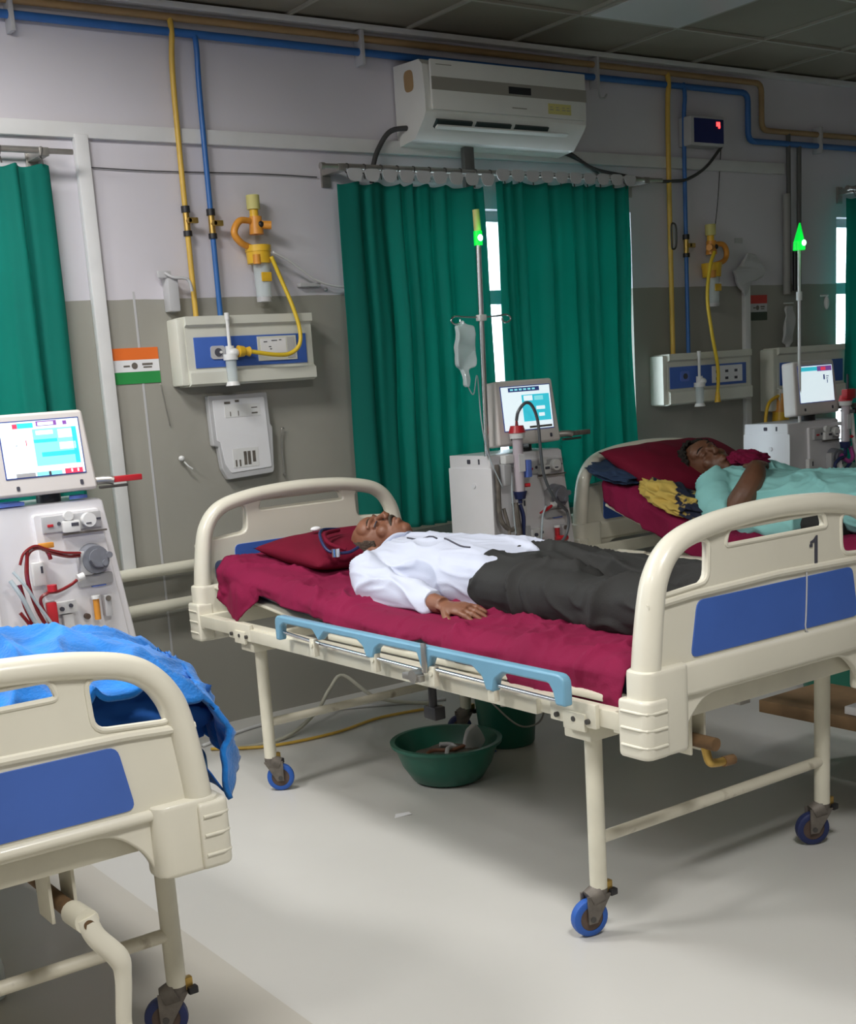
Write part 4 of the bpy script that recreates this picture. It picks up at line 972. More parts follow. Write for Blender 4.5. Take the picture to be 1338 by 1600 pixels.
g = G(); g.cyl((2.76, 5.05, 1.676), (2.79, 5.05, 1.674), .012, .022); g.cyl((2.735, 5.05, 1.677), (2.762, 5.05, 1.676), .026, .022); tag(g.build('hose_plug', 'yellow'), 'yellow plug on the end of the curling yellow hose', 'plug')
wire('yellow_hose', [(5.87, 5.09, 2.10), (5.82, 5.08, 2.02), (5.78, 5.07, 1.85), (5.79, 5.05, 1.65), (5.825, 5.04, 1.45), (5.83, 5.05, 1.30)], .0105, 'yellowh', 'yellow hose hanging down in front of the shaded bedhead panel', 'hose')
g = G(); g.cyl((5.83, 5.05, 1.26), (5.83, 5.05, 1.32), .018, .011); tag(g.build('hose_plug', 'yellow'), 'yellow plug hanging at the end of the straight yellow hose', 'plug')
g = G(); g.cyl((6.46, 5.10, 1.16), (6.47, 5.10, 1.28), .055, .045, mt='orange'); g.tube([(6.42, 5.09, 1.26), (6.33, 5.09, 1.22), (6.30, 5.09, 1.10), (6.33, 5.08, .98)], .010, mt='yellow'); g.cyl((6.45, 5.10, 1.09), (6.46, 5.10, 1.17), .05, mt='yellow'); g.cyl((6.465, 5.10, 1.275), (6.465, 5.10, 1.30), .05, mt='steel')
tag(g.build('suction_jar', None), 'orange and yellow suction jar above the rightmost dialysis machine cabinet', 'suction jar')
wire('cable', [(2.98, 5.10, 2.10), (3.08, 5.12, 2.06), (3.22, 5.15, 1.985), (3.33, 5.16, 1.955), (3.42, 5.17, 1.95)], .005, 'white', 'white tube sagging from the yellow regulator toward the central curtain', 'tube')

# ------------------------------------------------------------------ wall items
def sticker(x0, x1, z0, z1, mats, label):
    t = thing('flag_sticker', ((x0+x1)/2, 5.2, z0), label, 'sticker', 'three-striped flag stickers on the wall')
    h = (z1-z0)/3
    for i, mm in enumerate(mats): G().box((x0, 5.1965, z0+h*(2-i)), (x1, 5.1995, z0+h*(3-i)), bev=.0005).build('stripe', mm, t, world=True, smooth=False)
    g = G(); w_ = x1-x0; zc = (z0+z1)/2
    g.cyl((x0+w_*.48, 5.1970, zc), (x0+w_*.48, 5.1955, zc), .014); g.box((x0+w_*.25, 5.1955, zc-.004), (x0+w_*.38, 5.1968, zc+.003)); g.box((x0+w_*.64, 5.1955, zc+.001), (x0+w_*.86, 5.1968, zc+.010)); g.box((x0+w_*.66, 5.1955, zc-.010), (x0+w_*.84, 5.1968, zc-.004)); g.build('lettering', 'castergrey', t, world=True, smooth=False)
sticker(2.20, 2.422, 1.568, 1.718, ('saffron', 'paper', 'flaggreen'), 'bright saffron white and green flag sticker left of the first bedhead panel')
sticker(6.285, 6.455, 1.715, 1.862, ('flagred', 'whitegrey', 'flagdark'), 'faded dark flag sticker at right beside the pale vertical trunking')
t = thing('document_holder', (2.78, 5.2, 1.14), 'white document holder with stuck papers under the panel with the yellow plug', 'document holder')
G().prism([roundpoly([(-.155, .345), (.145, .345), (.150, .20), (.160, .19), (.150, .0), (.145, -.018), (-.09, -.03), (-.115, .02), (-.125, .12), (-.15, .125)], .008)], (2.775, 5.175, 1.15), (1, 0, 0), (0, 0, 1), .035, bev=.004).build('tray', 'whitegrey', t, world=True)
G().prism([roundpoly([(-.135, .325), (.125, .325), (.13, .19), (.135, .01), (-.075, .0), (-.10, .04), (-.115, .14), (-.13, .145)], .008)], (2.775, 5.156, 1.15), (1, 0, 0), (0, 0, 1), .004).build('sheet', 'paper', t, world=True)
g = G(); g.box((2.715, 5.1525, 1.17), (2.845, 5.1545, 1.255)); g.build('note', 'white', t, world=True, smooth=False)
g = G(); g.box((2.695, 5.1525, 1.395), (2.875, 5.1545, 1.45)); g.build('note', 'white', t, world=True, smooth=False)
g = G()
for xx, zz, ww, hh in ((2.725, 1.175, .008, .03), (2.745, 1.175, .008, .03), (2.77, 1.18, .015, .06), (2.79, 1.18, .015, .06), (2.815, 1.19, .015, .05), (2.72, 1.40, .004, .02), (2.76, 1.40, .004, .022), (2.83, 1.405, .03, .006), (2.83, 1.43, .03, .004), (2.695, 1.455, .03, .01), (2.75, 1.46, .02, .01)): g.box((xx, 5.1515, zz), (xx+ww, 5.1527, zz+hh), mt='castergrey')
g.build('lettering', None, t, world=True, smooth=False)
g = G(); g.box((2.475, 5.14, 1.86), (2.525, 5.2, 2.0), bev=.008); g.tube([(2.47, 5.15, 2.02), (2.50, 5.13, 2.0), (2.56, 5.12, 1.99), (2.575, 5.12, 1.94)], .007); g.box((2.44, 5.15, 2.0), (2.50, 5.17, 2.03), bev=.004); tag(g.build('wall_bracket', 'whitegrey'), 'broken white plastic bracket above the left end of the panel with the yellow plug', 'bracket')
g = G(); g.ell((2.474, 5.18, 1.235), (.014, .012, .012)); g.tube([(2.48, 5.17, 1.22), (2.495, 5.165, 1.20), (2.515, 5.165, 1.185)], .004); tag(g.build('wall_hook', 'white'), 'small white hook on the wall left of the document holder', 'hook')
g = G(); g.tube([(3.01, 5.185, 1.325), (2.995, 5.18, 1.325), (2.99, 5.185, 1.25), (2.99, 5.185, 1.12)], .003); g.cyl((2.99, 5.19, 1.115), (2.99, 5.18, 1.115), .006); tag(g.build('hanging_wire', 'steel'), 'thin hooked wire on the wall right of the document holder', 'wire')
wire('hanging_wire', [(2.415, 5.19, 1.565), (2.425, 5.19, 1.48), (2.44, 5.19, 1.38)], .0022, 'steel', 'thin wire hanging below the bright flag sticker', 'wire')
g = G(); g.box((3.15, 5.165, 1.955), (3.26, 5.2, 1.972), bev=.004); g.ell((3.30, 5.19, 1.945), (.012, .008, .008)); tag(g.build('wall_fixing', 'whitegrey'), 'small white wall fixing at the paint line left of the central curtain', 'fixing')
def crumple(name, c, pts, m, label, cat, th=.02, seed=0):
    g = G(); g.prism([roundpoly(pts, .012)], c, (1, 0, 0), (0, 0, 1), th, bev=.006)
    bmesh.ops.triangulate(g.bm, faces=g.bm.faces); bmesh.ops.subdivide_edges(g.bm, edges=g.bm.edges, cuts=2, use_grid_fill=True)
    for v in g.bm.verts: v.co.y += .02*nz(v.co, 14, seed); v.co.x += .006*nz(v.co, 20, seed+2)
    return tag(g.build(name, m, ang=60), label, cat)
crumple('plastic_bag', (6.22, 5.15, 1.90), [(-.13, .10), (-.05, .13), (0, .20), (.08, .19), (.15, .10), (.14, .06), (.04, .03), (-.02, -.05), (-.07, .0)], 'whitegrey', 'crumpled grey plastic bag pinned to the shaded wall above the faded flag sticker', 'bag', seed=3)
crumple('iv_bag', (6.585, 5.14, 1.58), [(-.05, .0), (-.055, .08), (-.03, .15), (-.045, .19), (-.03, .21), (.03, .21), (.045, .17), (.05, .06), (.04, .0), (.012, -.02), (.0, -.06), (-.02, -.06), (-.01, -.02)], 'whitegrey', 'grey fluid bag hanging on the shaded wall left of the rightmost lamp pole', 'iv bag', seed=6)
g = G(); g.cyl((6.54, 5.14, 1.805), (6.63, 5.14, 1.805), .004); tag(g.build('bag_hanger', 'white'), 'thin white bar holding the grey fluid bag on the shaded wall', 'hanger')
g = G(); g.tube([(6.92, 5.16, 1.845), (6.98, 5.15, 1.845)], .006); g.ell((6.965, 5.15, 1.80), (.018, .015, .04)); tag(g.build('wall_hook', 'white'), 'white hook-shaped holder on the shaded wall right of the rightmost lamp pole', 'hook')
g = G(); g.box((6.17, 5.193, 2.16), (6.235, 5.2, 2.19)); tag(g.build('switch_plate', 'whitegrey', smooth=False), 'small blank switch plate above the crumpled grey bag', 'switch plate')

# ------------------------------------------------------------------ dialysis machines
def cylx(g, c, r, d, mt, n=24): g.cyl((c[0], c[1], c[2]), (c[0], c[1]-d, c[2]), r, mt=mt, n=n)
def machine(x0, Y, label, kind, dz=0):
    t = thing('dialysis_machine', (x0+.36, Y+.25, 0), label, 'dialysis machine', 'white dialysis machines')
    X = lambda a: x0+a
    # side door on the left flank
    g = G(); g.box((X(.229), Y+.008, .2), (X(.236), Y+.325, 1.092+dz), bev=.002); g.build('side_door', 'machine', t, world=True)
    g = G(); g.cyl((X(.230), Y+.135, 1.012+dz), (X(.2235), Y+.135, 1.012+dz), .012); g.build('round_button', 'paper', t, world=True)
    g = G(); g.prism([rrect(-.012, -.010, .012, .010, .005)], (X(.2345), Y+.175, 1.122+dz), (0, 1, 0), (0, 0, 1), .003); g.build('dial', 'ink', t, world=True)
    g = G(); g.box((X(.2330), Y+.095, 1.110+dz), (X(.2355), Y+.105, 1.134+dz)); g.build('switch', 'ink', t, world=True)
    # main body (slightly spreading downward)
    g = G(); pr = [(.235, .12), (.235, 1.150+dz), (.665, 1.150+dz), (.68, 1.14+dz), (.755, .60), (.765, .12)]
    g.prism([[(X(a), b) for a, b in pr]], (0, Y+.175, 0), (1, 0, 0), (0, 0, 1), .30, bev=.008); g.build('body', 'machine', t, world=True)
    g = G(); g.prism([roundpoly([(X(.42), .58), (X(.40), 1.115+dz), (X(.655), 1.115+dz), (X(.725), .58)], .012)], (0, Y+.022, 0), (1, 0, 0), (0, 0, 1), .022, bev=.004); g.build('front_panel', 'machgrey' if False else 'machine', t, world=True)
    g = G(); g.box((X(.22), Y+.0, .05), (X(.77), Y+.34, .125), bev=.02)
    for a in (.28, .70):
        for b in (.06, .28): g.cyl((X(a)-.015, Y+b, .03), (X(a)+.015, Y+b, .03), .03)
    g.build('base', 'machgrey', t, world=True)
    # monitor
    mx0, mx1, mz0, mz1 = X(.285), X(.655), 1.185+dz, 1.478+dz
    tilt = Euler((math.radians(-6), 0, 0)).to_matrix()
    mc = V(((mx0+mx1)/2, Y+.03, (mz0+mz1)/2)); T = Matrix.Translation(mc) @ tilt.to_4x4()
    W2, H2 = (mx1-mx0)/2, (mz1-mz0)/2
    def tb(g): bmesh.ops.transform(g.bm, matrix=T, verts=g.bm.verts); return g
    g = G(); g.prism([roundpoly([(-W2+.01, H2), (W2-.012, H2), (W2+.006, -H2), (-W2-.005, -H2)], .016)], (0, .03, 0), (1, 0, 0), (0, 0, 1), .085, bev=.010); mo = tb(g).build('monitor', 'bezel', t, world=True)
    sw0, sw1, sz0, sz1 = -W2+.040, W2-.036, -H2+.066, H2-.030
    g = G(); g.box((sw0-.004, -.0145, sz0-.004), (sw1+.004, -.0125, sz1+.004), mt='screend')
    S = lambda a, b, c, d, m_, e=0: g.box((sw0+(sw1-sw0)*a, -.0160-e*.0006, sz0+(sz1-sz0)*b), (sw0+(sw1-sw0)*c, -.0145-e*.0001, sz0+(sz1-sz0)*d), mt=m_)
    S(0, 0, 1, 1, 'screenb')
    if kind == 1:
        S(.17, .88, .42, .97, 'screenc', 1); S(.16, .88, .22, .96, 'screenr', 2); S(.46, .90, .72, .99, 'screenp', 1); S(.48, .91, .68, .97, 'screenb', 2); S(.80, .90, .85, .97, 'screenp', 2)
        S(.40, .18, .96, .85, 'screenl', 1); S(.44, .74, .66, .82, 'screenb', 2); S(.72, .66, .90, .82, 'screenb', 2); S(.72, .45, .93, .58, 'screenb', 2); S(.40, .60, .70, .66, 'screenc', 2); S(.48, .34, .96, .42, 'screenc', 2); S(.90, .18, .96, .85, 'screenc', 2)
        S(.30, .56, .31, .66, 'screenr', 1); S(.17, .57, .19, .58, 'ink', 1); S(.74, .0, .97, .09, 'screenr', 1); S(.82, .02, .84, .08, 'screenb', 2); S(.90, .02, .92, .08, 'screenb', 2); S(.12, .0, .36, .07, 'machgrey', 1); S(.38, .0, .70, .07, 'screenl', 1); S(.53, .0, .56, .07, 'ink', 2)
    elif kind == 2:
        S(.14, .88, .78, .98, 'screend', 1)
        for i in range(6): S(.18+i*.09, .91, .24+i*.09, .95, 'screenl', 2)
        S(.40, .18, .97, .80, 'screenc', 1); S(.44, .66, .62, .78, 'screenb', 2); S(.66, .66, .84, .76, 'screenl', 2); S(.68, .44, .86, .52, 'screenb', 2); S(.72, .28, .84, .36, 'screenb', 2); S(.50, .02, .97, .07, 'castergrey', 1)
    else:
        S(.02, .86, .55, .97, 'screenc', 1); S(.55, .84, .98, .98, 'screenp', 1); S(.66, .86, .8, .95, 'screenr', 2); S(.72, .60, .76, .74, 'screend', 1); S(.80, .62, .86, .64, 'screend', 1); S(.80, .68, .88, .70, 'screend', 1); S(.82, .5, .84, .6, 'screend', 1)
    tb(g).build('screen', None, mo, smooth=False).location = -loc_of(mo)
    g = G(); g.prism([rrect(-.006, -.008, .006, .008, .004)], (-W2+.075, -.0135, -H2+.028), (1, 0, 0), (0, 0, 1), .003); g.prism([rrect(-.006, -.009, .006, .009, .004)], (W2-.055, -.0135, -H2+.030), (1, 0, 0), (0, 0, 1), .003); tb(g).build('button', 'ink', mo).location = -loc_of(mo)
    g = G(); g.cyl((X(.50), Y+.10, 1.145+dz), (X(.50), Y+.10, 1.20+dz), .045, mt='black'); g.build('neck', None, t, world=True)
    # arm with clip at right of monitor
    g = G(); g.tube([(X(.655), Y+.03, 1.215+dz), (X(.70), Y, 1.215+dz), (X(.72), Y-.01, 1.21+dz)], .016, mt='steel'); g.box((X(.66), Y-.02, 1.185+dz), (X(.77), Y+.0, 1.195+dz), mt='darksteel', bev=.003); g.build('side_arm', None, t, world=True)
    g = G(); g.box((X(.715), Y-.02, 1.203+dz), (X(.83), Y+.01, 1.225+dz), mt='redcap' if kind == 1 else 'castergrey', bev=.004); g.build('clip', None, t, world=True)
    # sensor strip
    f = G(); z = 1.07+dz
    f.box((X(.43), Y-.004, z-.025), (X(.655), Y+.012, z+.035), mt='machgrey', bev=.004)
    f.box((X(.50), Y-.022, z-.03), (X(.565), Y+.0, z+.012), mt='white', bev=.005); f.cyl((X(.60), Y-.004, z+.008), (X(.60), Y-.028, z+.008), .026, mt='white'); f.cyl((X(.525), Y-.004, z+.03), (X(.525), Y-.02, z+.03), .018, mt='white')
    f.box((X(.53), Y-.0235, z-.008), (X(.558), Y-.0215, z+.004), mt='ink'); f.box((X(.625), Y-.006, z+.004), (X(.653), Y-.003, z+.011), mt='ink'); f.box((X(.585), Y-.03, z-.006), (X(.605), Y-.0275, z-.001), mt='ink'); f.box((X(.445), Y-.008, z-.004), (X(.468), Y-.003, z+.006), mt='redcap', bev=.002); f.cyl((X(.49), Y-.004, z+.005), (X(.49), Y-.007, z+.005), .007, mt='ink')
    f.box((X(.50), Y-.01, z-.040), (X(.67), Y+.0, z-.034), mt='castergrey'); f.build('sensor_strip', None, t, world=True)
    # pump
    f = G(); c = (X(.605), Y+.012, .93+dz); f.cyl(c, (c[0], Y-.035, c[2]), .058, .052, mt='pump', n=28); f.box((c[0]-.062, Y-.03, c[2]-.055), (c[0]-.01, Y+.01, c[2]+.035), mt='machgrey', bev=.008); f.cyl((c[0]+.006, Y-.036, c[2]+.004), (c[0]+.006, Y-.044, c[2]+.004), .036, mt='pump'); f.tube([(c[0]-.03, Y-.046, c[2]), (c[0]-.015, Y-.047, c[2]-.024), (c[0]+.018, Y-.047, c[2]-.03)], .004, mt='ink'); f.cyl((c[0]+.028, Y-.04, c[2]-.015), (c[0]+.028, Y-.05, c[2]-.015), .011, mt='pump'); f.cyl((c[0]+.05, Y-.03, c[2]+.012), (c[0]+.05, Y-.045, c[2]+.012), .012, mt='pump')
    f.box((c[0]-.07, Y-.012, c[2]-.10), (c[0]+.07, Y+.012, c[2]-.055), mt='machgrey', bev=.012); f.build('blood_pump', None, t, world=True, label='dark grey round blood pump')
    f = G(); f.box((X(.59), Y-.002, .825+dz), (X(.645), Y+.012, .848+dz), mt='bluelab', bev=.001); f.box((X(.60), Y-.003, .832+dz), (X(.635), Y-.001, .836+dz), mt='whitegrey'); f.build('label', None, t, world=True)
    # lower couplings
    f = G(); z = .765+dz
    f.box((X(.44), Y-.02, z-.02), (X(.515), Y+.01, z+.025), mt='white', bev=.004); f.cyl((X(.455), Y-.02, z), (X(.455), Y-.03, z), .008, mt='ink'); f.cyl((X(.49), Y-.02, z+.008), (X(.49), Y-.03, z+.008), .007, mt='ink'); f.box((X(.46), Y-.014, z-.11), (X(.50), Y+.01, z-.025), mt='white', bev=.003)
    f.cyl((X(.555), Y+.005, z-.045), (X(.555), Y-.012, z-.045), .011, mt='hub')
    f.cyl((X(.590), Y-.02, z-.06), (X(.590), Y-.02, z+.02), .012, mt='orange' if kind == 1 else 'redcap'); f.cyl((X(.590), Y-.02, z+.018), (X(.590), Y-.02, z+.03), .016, mt='white'); f.box((X(.622), Y-.025, z-.055), (X(.65), Y+.01, z+.026), mt='whitegrey', bev=.004); f.cyl((X(.636), Y-.026, z+.014), (X(.636), Y-.032, z+.014), .010, mt='castergrey')
    f.build('coupling', None, t, world=True)
    f = G(); f.box((X(.37), Y-.012, .86+dz), (X(.415), Y+.012, .945+dz), mt='white', bev=.004); f.box((X(.398), Y-.014, .905+dz), (X(.406), Y-.011, .93+dz), mt='ink'); f.box((X(.40), Y-.006, .60), (X(.44), Y+.012, .80), mt='machgrey', bev=.006); f.build('bubble_trap', None, t, world=True)
    return t, X
def dialyser(t, X, Y, x, z0, z1, dz=0):
    f = G(); f.cyl((X(x), Y-.05, z0+.03), (X(x), Y-.05, z1-.03), .024, mt='pinkstain', n=20)
    f.cyl((X(x), Y-.05, z1-.035), (X(x), Y-.05, z1-.01), .034, .036, mt='white'); f.cyl((X(x), Y-.05, z1-.01), (X(x), Y-.05, z1+.022), .040, .030, mt='redcap'); f.cyl((X(x), Y-.05, z1+.022), (X(x), Y-.05, z1+.05), .008, .005, mt='blood')
    f.cyl((X(x), Y-.05, z0), (X(x), Y-.05, z0+.035), .024, .033, mt='tiredark'); f.cyl((X(x), Y-.05, z0-.02), (X(x), Y-.05, z0), .010, mt='tiredark'); f.cyl((X(x)+.02, Y-.06, z1-.07), (X(x)+.04, Y-.08, z1-.07), .009, mt='greytube'); f.cyl((X(x)+.02, Y-.06, z0+.06), (X(x)+.045, Y-.07, z0+.06), .009, mt='redcap')
    f.box((X(x)-.018, Y-.076, (z0+z1)/2-.03), (X(x)+.018, Y-.0735, (z0+z1)/2+.05), mt='paper')
    f.build('dialyser', None, t, world=True, label='clear dialyser cylinder with red top cap')
    f = G(); f.box((X(x)-.012, Y-.03, (z0+z1)/2-.01), (X(x)+.012, Y+.03, (z0+z1)/2+.01)); f.build('dialyser_holder', 'machgrey', t, world=True)
YM = 4.52
# machine 1 (left)
t, X = machine(1.15, YM, 'dialysis machine at the left edge with a lit cyan screen and red blood lines', 1, .0)
f = G()
def L(pts, r, m_): f.tube([(X(a), YM-b, c) for a, b, c in pts], r, mt=m_, n=8)
L([(.545, .03, .952), (.50, .035, .955), (.44, .04, .975), (.39, .045, 1.0), (.35, .045, .985), (.33, .05, .92), (.335, .05, .85)], .0065, 'blood')
L([(.545, .04, .962), (.48, .045, .972), (.42, .045, .992), (.375, .05, 1.01), (.33, .055, .99), (.31, .055, .95)], .0055, 'blood')
L([(.415, .03, 1.0), (.425, .04, .975), (.43, .04, .955)], .008, 'blood')
L([(.52, .035, .865), (.49, .04, .85), (.44, .045, .835), (.40, .05, .835), (.37, .05, .815), (.38, .055, .76), (.41, .055, .70), (.43, .055, .65), (.40, .055, .60)], .0065, 'blood')
L([(.345, .05, 1.0), (.33, .06, .9), (.345, .06, .80), (.375, .06, .72), (.42, .06, .62), (.43, .06, .52)], .0075, 'blood')
L([(.30, .05, .88), (.31, .06, .80), (.335, .06, .72), (.36, .06, .60), (.37, .06, .5)], .010, 'blood')
L([(.27, .05, .90), (.30, .07, .83), (.33, .07, .75), (.38, .07, .65), (.41, .07, .52)], .009, 'cleartube')
L([(.28, .06, .93), (.31, .08, .88), (.35, .08, .80), (.40, .08, .70), (.43, .08, .55)], .006, 'cleartube')
L([(.29, .05, .78), (.33, .06, .70), (.34, .06, .60), (.32, .06, .5)], .007, 'blood')
f.build('blood_line', None, t, world=True, label='looped red and clear blood tubing')
g = G(); g.cyl((X(.42), YM-.045, .862), (X(.42), YM-.045, .838), .018, mt='redcap'); g.cyl((X(.52), YM-.045, .872), (X(.545), YM-.045, .878), .014, mt='white'); g.box((X(.395), YM-.04, .995), (X(.45), YM-.02, 1.015), mt='orange', bev=.004); g.box((X(.39), YM-.05, .70), (X(.43), YM-.03, .80), mt='redcap', bev=.008); g.build_each('connector', None, t, world=True)
g = G(); g.box((X(.25), YM+.02, 1.153), (X(.38), YM+.12, 1.166)); g.prism([[(.0, .0), (.07, .0), (.07, .05), (.02, .05)]], (X(.55), YM+.02, 1.162), (1, 0, 0), (0, 1, 0), .012)
tag(g.build('folded_papers', 'bluelab', smooth=False), 'pale blue folded papers on top of the left dialysis machine', 'papers')
# machine 2 (centre)
t, X = machine(3.465, YM, 'dialysis machine between the two patients with a dialyser in front of its screen', 2, -.01)
dialyser(t, X, YM, .345, .935, 1.245)
f = G()
L([(.345, .05, 1.29), (.35, .06, 1.33), (.385, .07, 1.365), (.42, .075, 1.35), (.45, .075, 1.28), (.455, .08, 1.15), (.47, .08, 1.03), (.52, .08, .93), (.59, .07, .87), (.62, .06, .85)], .0075, 'greytube')
L([(.62, .06, .85), (.63, .06, .80), (.61, .06, .74), (.56, .06, .69), (.53, .06, .64), (.53, .06, .58)], .007, 'greytube')
L([(.50, .05, .885), (.48, .05, .85), (.47, .05, .80), (.46, .05, .70), (.47, .05, .62)], .005, 'cleartube')
L([(.24, .02, 1.10), (.235, .03, 1.0), (.235, .03, .88), (.245, .04, .83), (.28, .05, .80), (.32, .05, .81)], .011, 'castergrey')
L([(.31, .05, .92), (.31, .06, .86), (.32, .06, .78), (.33, .06, .68), (.34, .06, .6)], .016, 'castergrey')
L([(.34, .05, .91), (.35, .06, .85), (.345, .06, .75), (.36, .06, .62)], .010, 'tiredark')
L([(.26, .03, .9), (.27, .05, .80), (.25, .06, .72), (.23, .06, .64)], .008, 'castergrey')
L([(.30, .05, 1.05), (.29, .06, .95), (.295, .06, .85), (.30, .06, .78)], .004, 'cleartube')
f.build('blood_line', None, t, world=True, label='dark looping tubing')
g = G(); g.tube([(X(.47), YM-.04, .855), (X(.51), YM-.04, .868), (X(.545), YM-.04, .882)], [.004, .009, .006], mt='redcap'); g.cyl((X(.55), YM-.02, .885), (X(.58), YM-.03, .887), .016, mt='white'); g.tube([(X(.57), YM-.03, .725), (X(.60), YM-.04, .722), (X(.63), YM-.04, .722)], .014, mt='redcap'); g.cyl((X(.61), YM-.04, .72), (X(.615), YM-.04, .675), .009, mt='redcap'); g.box((X(.27), YM-.05, 1.10), (X(.32), YM-.01, 1.14), mt='white', bev=.006); g.box((X(.255), YM-.055, 1.00), (X(.30), YM-.01, 1.10), mt='machgrey', bev=.01); g.box((X(.37), YM-.08, 1.03), (X(.40), YM-.05, 1.11), mt='bluelab', bev=.006); g.build_each('connector', None, t, world=True)
# machine 3 (right)
t3, X = machine(5.575, YM, 'dialysis machine at the right edge behind the person in teal, red clamp before its screen', 3, -.02)
dialyser(t3, X, YM, .64, .965, 1.235)
f = G()
L([(.64, .05, .95), (.62, .06, .92), (.56, .07, .91), (.52, .07, .88), (.54, .07, .83), (.60, .07, .84), (.66, .07, .88)], .010, 'tiredark')
L([(.66, .05, 1.20), (.68, .06, 1.15), (.69, .07, 1.0), (.73, .07, .86)], .012, 'white')
L([(.60, .05, .93), (.64, .07, .89), (.68, .07, .91), (.67, .06, .97)], .012, 'purple')
L([(.58, .05, .90), (.57, .07, .86), (.61, .07, .82)], .016, 'white')
f.build('blood_line', None, t3, world=True, label='purple and blue coiled tubing')
g = G(); g.box((X(.60), YM-.09, 1.235), (X(.68), YM-.05, 1.29), mt='redcap', bev=.008); g.cyl((X(.63), YM-.07, 1.28), (X(.63), YM-.07, 1.37), .006, mt='ink'); g.box((X(.70), YM-.08, 1.15), (X(.80), YM-.05, 1.185), mt='black', bev=.004); g.build('clamp', None, t3, world=True, label='red clamp')
# machine poles
def pole(x, y, z0, z1, label, hooks, lampz, cone, x1=None):
    x1 = x if x1 is None else x1
    t = thing('drip_pole', (x, y, z0), label, 'drip pole', 'drip poles with green lamps')
    f = lambda z: x+(x1-x)*(z-z0)/(z1-z0)
    G().cyl((x, y, z0), (f(z1), y, z1), .0085 if cone else .0125, n=16).build('rod', 'chrome' if not cone else 'white', t, world=True)
    if hooks:
        zz = hooks; c = f(zz); g = G()
        for q in (-1, 1): g.tube([(c, y, zz), (c+q*.09, y, zz+.004), (c+q*.15, y, zz+.008), (c+q*.17, y, zz-.01), (c+q*.15, y, zz-.025), (c+q*.125, y, zz-.02), (c+q*.12, y, zz-.004)], .004)
        g.build('hook', 'chrome', t, world=True); G().box((c-.02, y-.015, zz-.015), (c+.02, y+.015, zz+.012), bev=.004).build('clamp', 'white', t, world=True)
    else:
        c = f(1.80); G().cyl((c, y, 1.78), (c, y, 1.825), .016).build('clamp', 'white', t, world=True)
    c = f(lampz)
    if cone:
        g = G(); g.cyl((c, y, lampz-.035), (c, y, lampz+.01), .032, .030, mt='greenled', n=16); g.cyl((c, y, lampz+.01), (c+.006, y, lampz+.105), .028, .004, mt='greenled', n=16); g.ell((c, y-.032, lampz+.0), (.015, .008, .015), mt='greenglow'); g.build('lamp', None, t, world=True)
    else:
        g = G(); g.cyl((c, y, lampz-.03), (c, y, lampz+.03), .019, mt='greenled', n=16); g.ell((c, y-.016, lampz+.0), (.013, .008, .015), mt='greenglow'); g.build('lamp', None, t, world=True)
        g = G(); g.cyl((c, y, lampz+.03), (c-.004, y, lampz+.12), .016, .015); g.build('cap', 'stickery', t, world=True)
    gl = bpy.data.lights.new('lamp_glow', 'POINT'); gl.energy = .25; gl.color = (.05, 1, .2); gl.shadow_soft_size = .03
    go = bpy.data.objects.new('lamp_glow', gl); C.objects.link(go); go.parent = t; go.location = V((c, y-.06, lampz))-t.location
pole(3.685, 4.54, 1.14, 2.13, 'steel drip pole with small green lamp standing in front of the central curtain gap', 1.752, 2.09, False, 3.70)
pole(5.905, 4.54, 1.13, 2.05, 'white drip pole topped by a bright green cone lamp at right', None, 2.075, True)
G_bag = crumple('iv_bag', (3.575, 4.52, 1.50), [(-.045, .045), (-.05, .13), (-.035, .22), (-.005, .225), (.0, .245), (.01, .225), (.05, .215), (.055, .12), (.045, .04), (.01, .03), (.012, -.02), (.0, -.05), (-.02, -.04), (-.02, .03)], 'clear', 'clear fluid bag hanging from the hook of the central drip pole', 'iv bag', th=.03, seed=9)
wire('drip_line', [(3.58, 4.52, 1.46), (3.61, 4.52, 1.42), (3.645, 4.53, 1.5), (3.655, 4.53, 1.3), (3.66, 4.5, 1.15), (3.70, 4.46, 1.0)], .0028, 'cleartube', 'thin clear line running from the hanging fluid bag to the central machine', 'tube')

# ------------------------------------------------------------------ small things on bed one
g = G()
g.tube([(2.62, 4.16, .955), (2.52, 4.12, .965), (2.45, 4.02, .945), (2.44, 3.95, .905), (2.50, 3.92, .895), (2.56, 3.94, .905)], .006, mt='tiredark')
g.tube([(2.60, 4.13, .955), (2.50, 4.07, .955), (2.46, 3.98, .93), (2.50, 3.93, .905)], .008, mt='maroondk'); g.ell((2.565, 4.24, .958), (.022, .018, .010), mt='paper'); g.cyl((2.455, 3.93, .885), (2.455, 3.93, .915), .016, mt='chrome')
tag(g.build('earphones', None), 'dark earphone loop with white disc lying on the pillow beside the man in white', 'earphones')

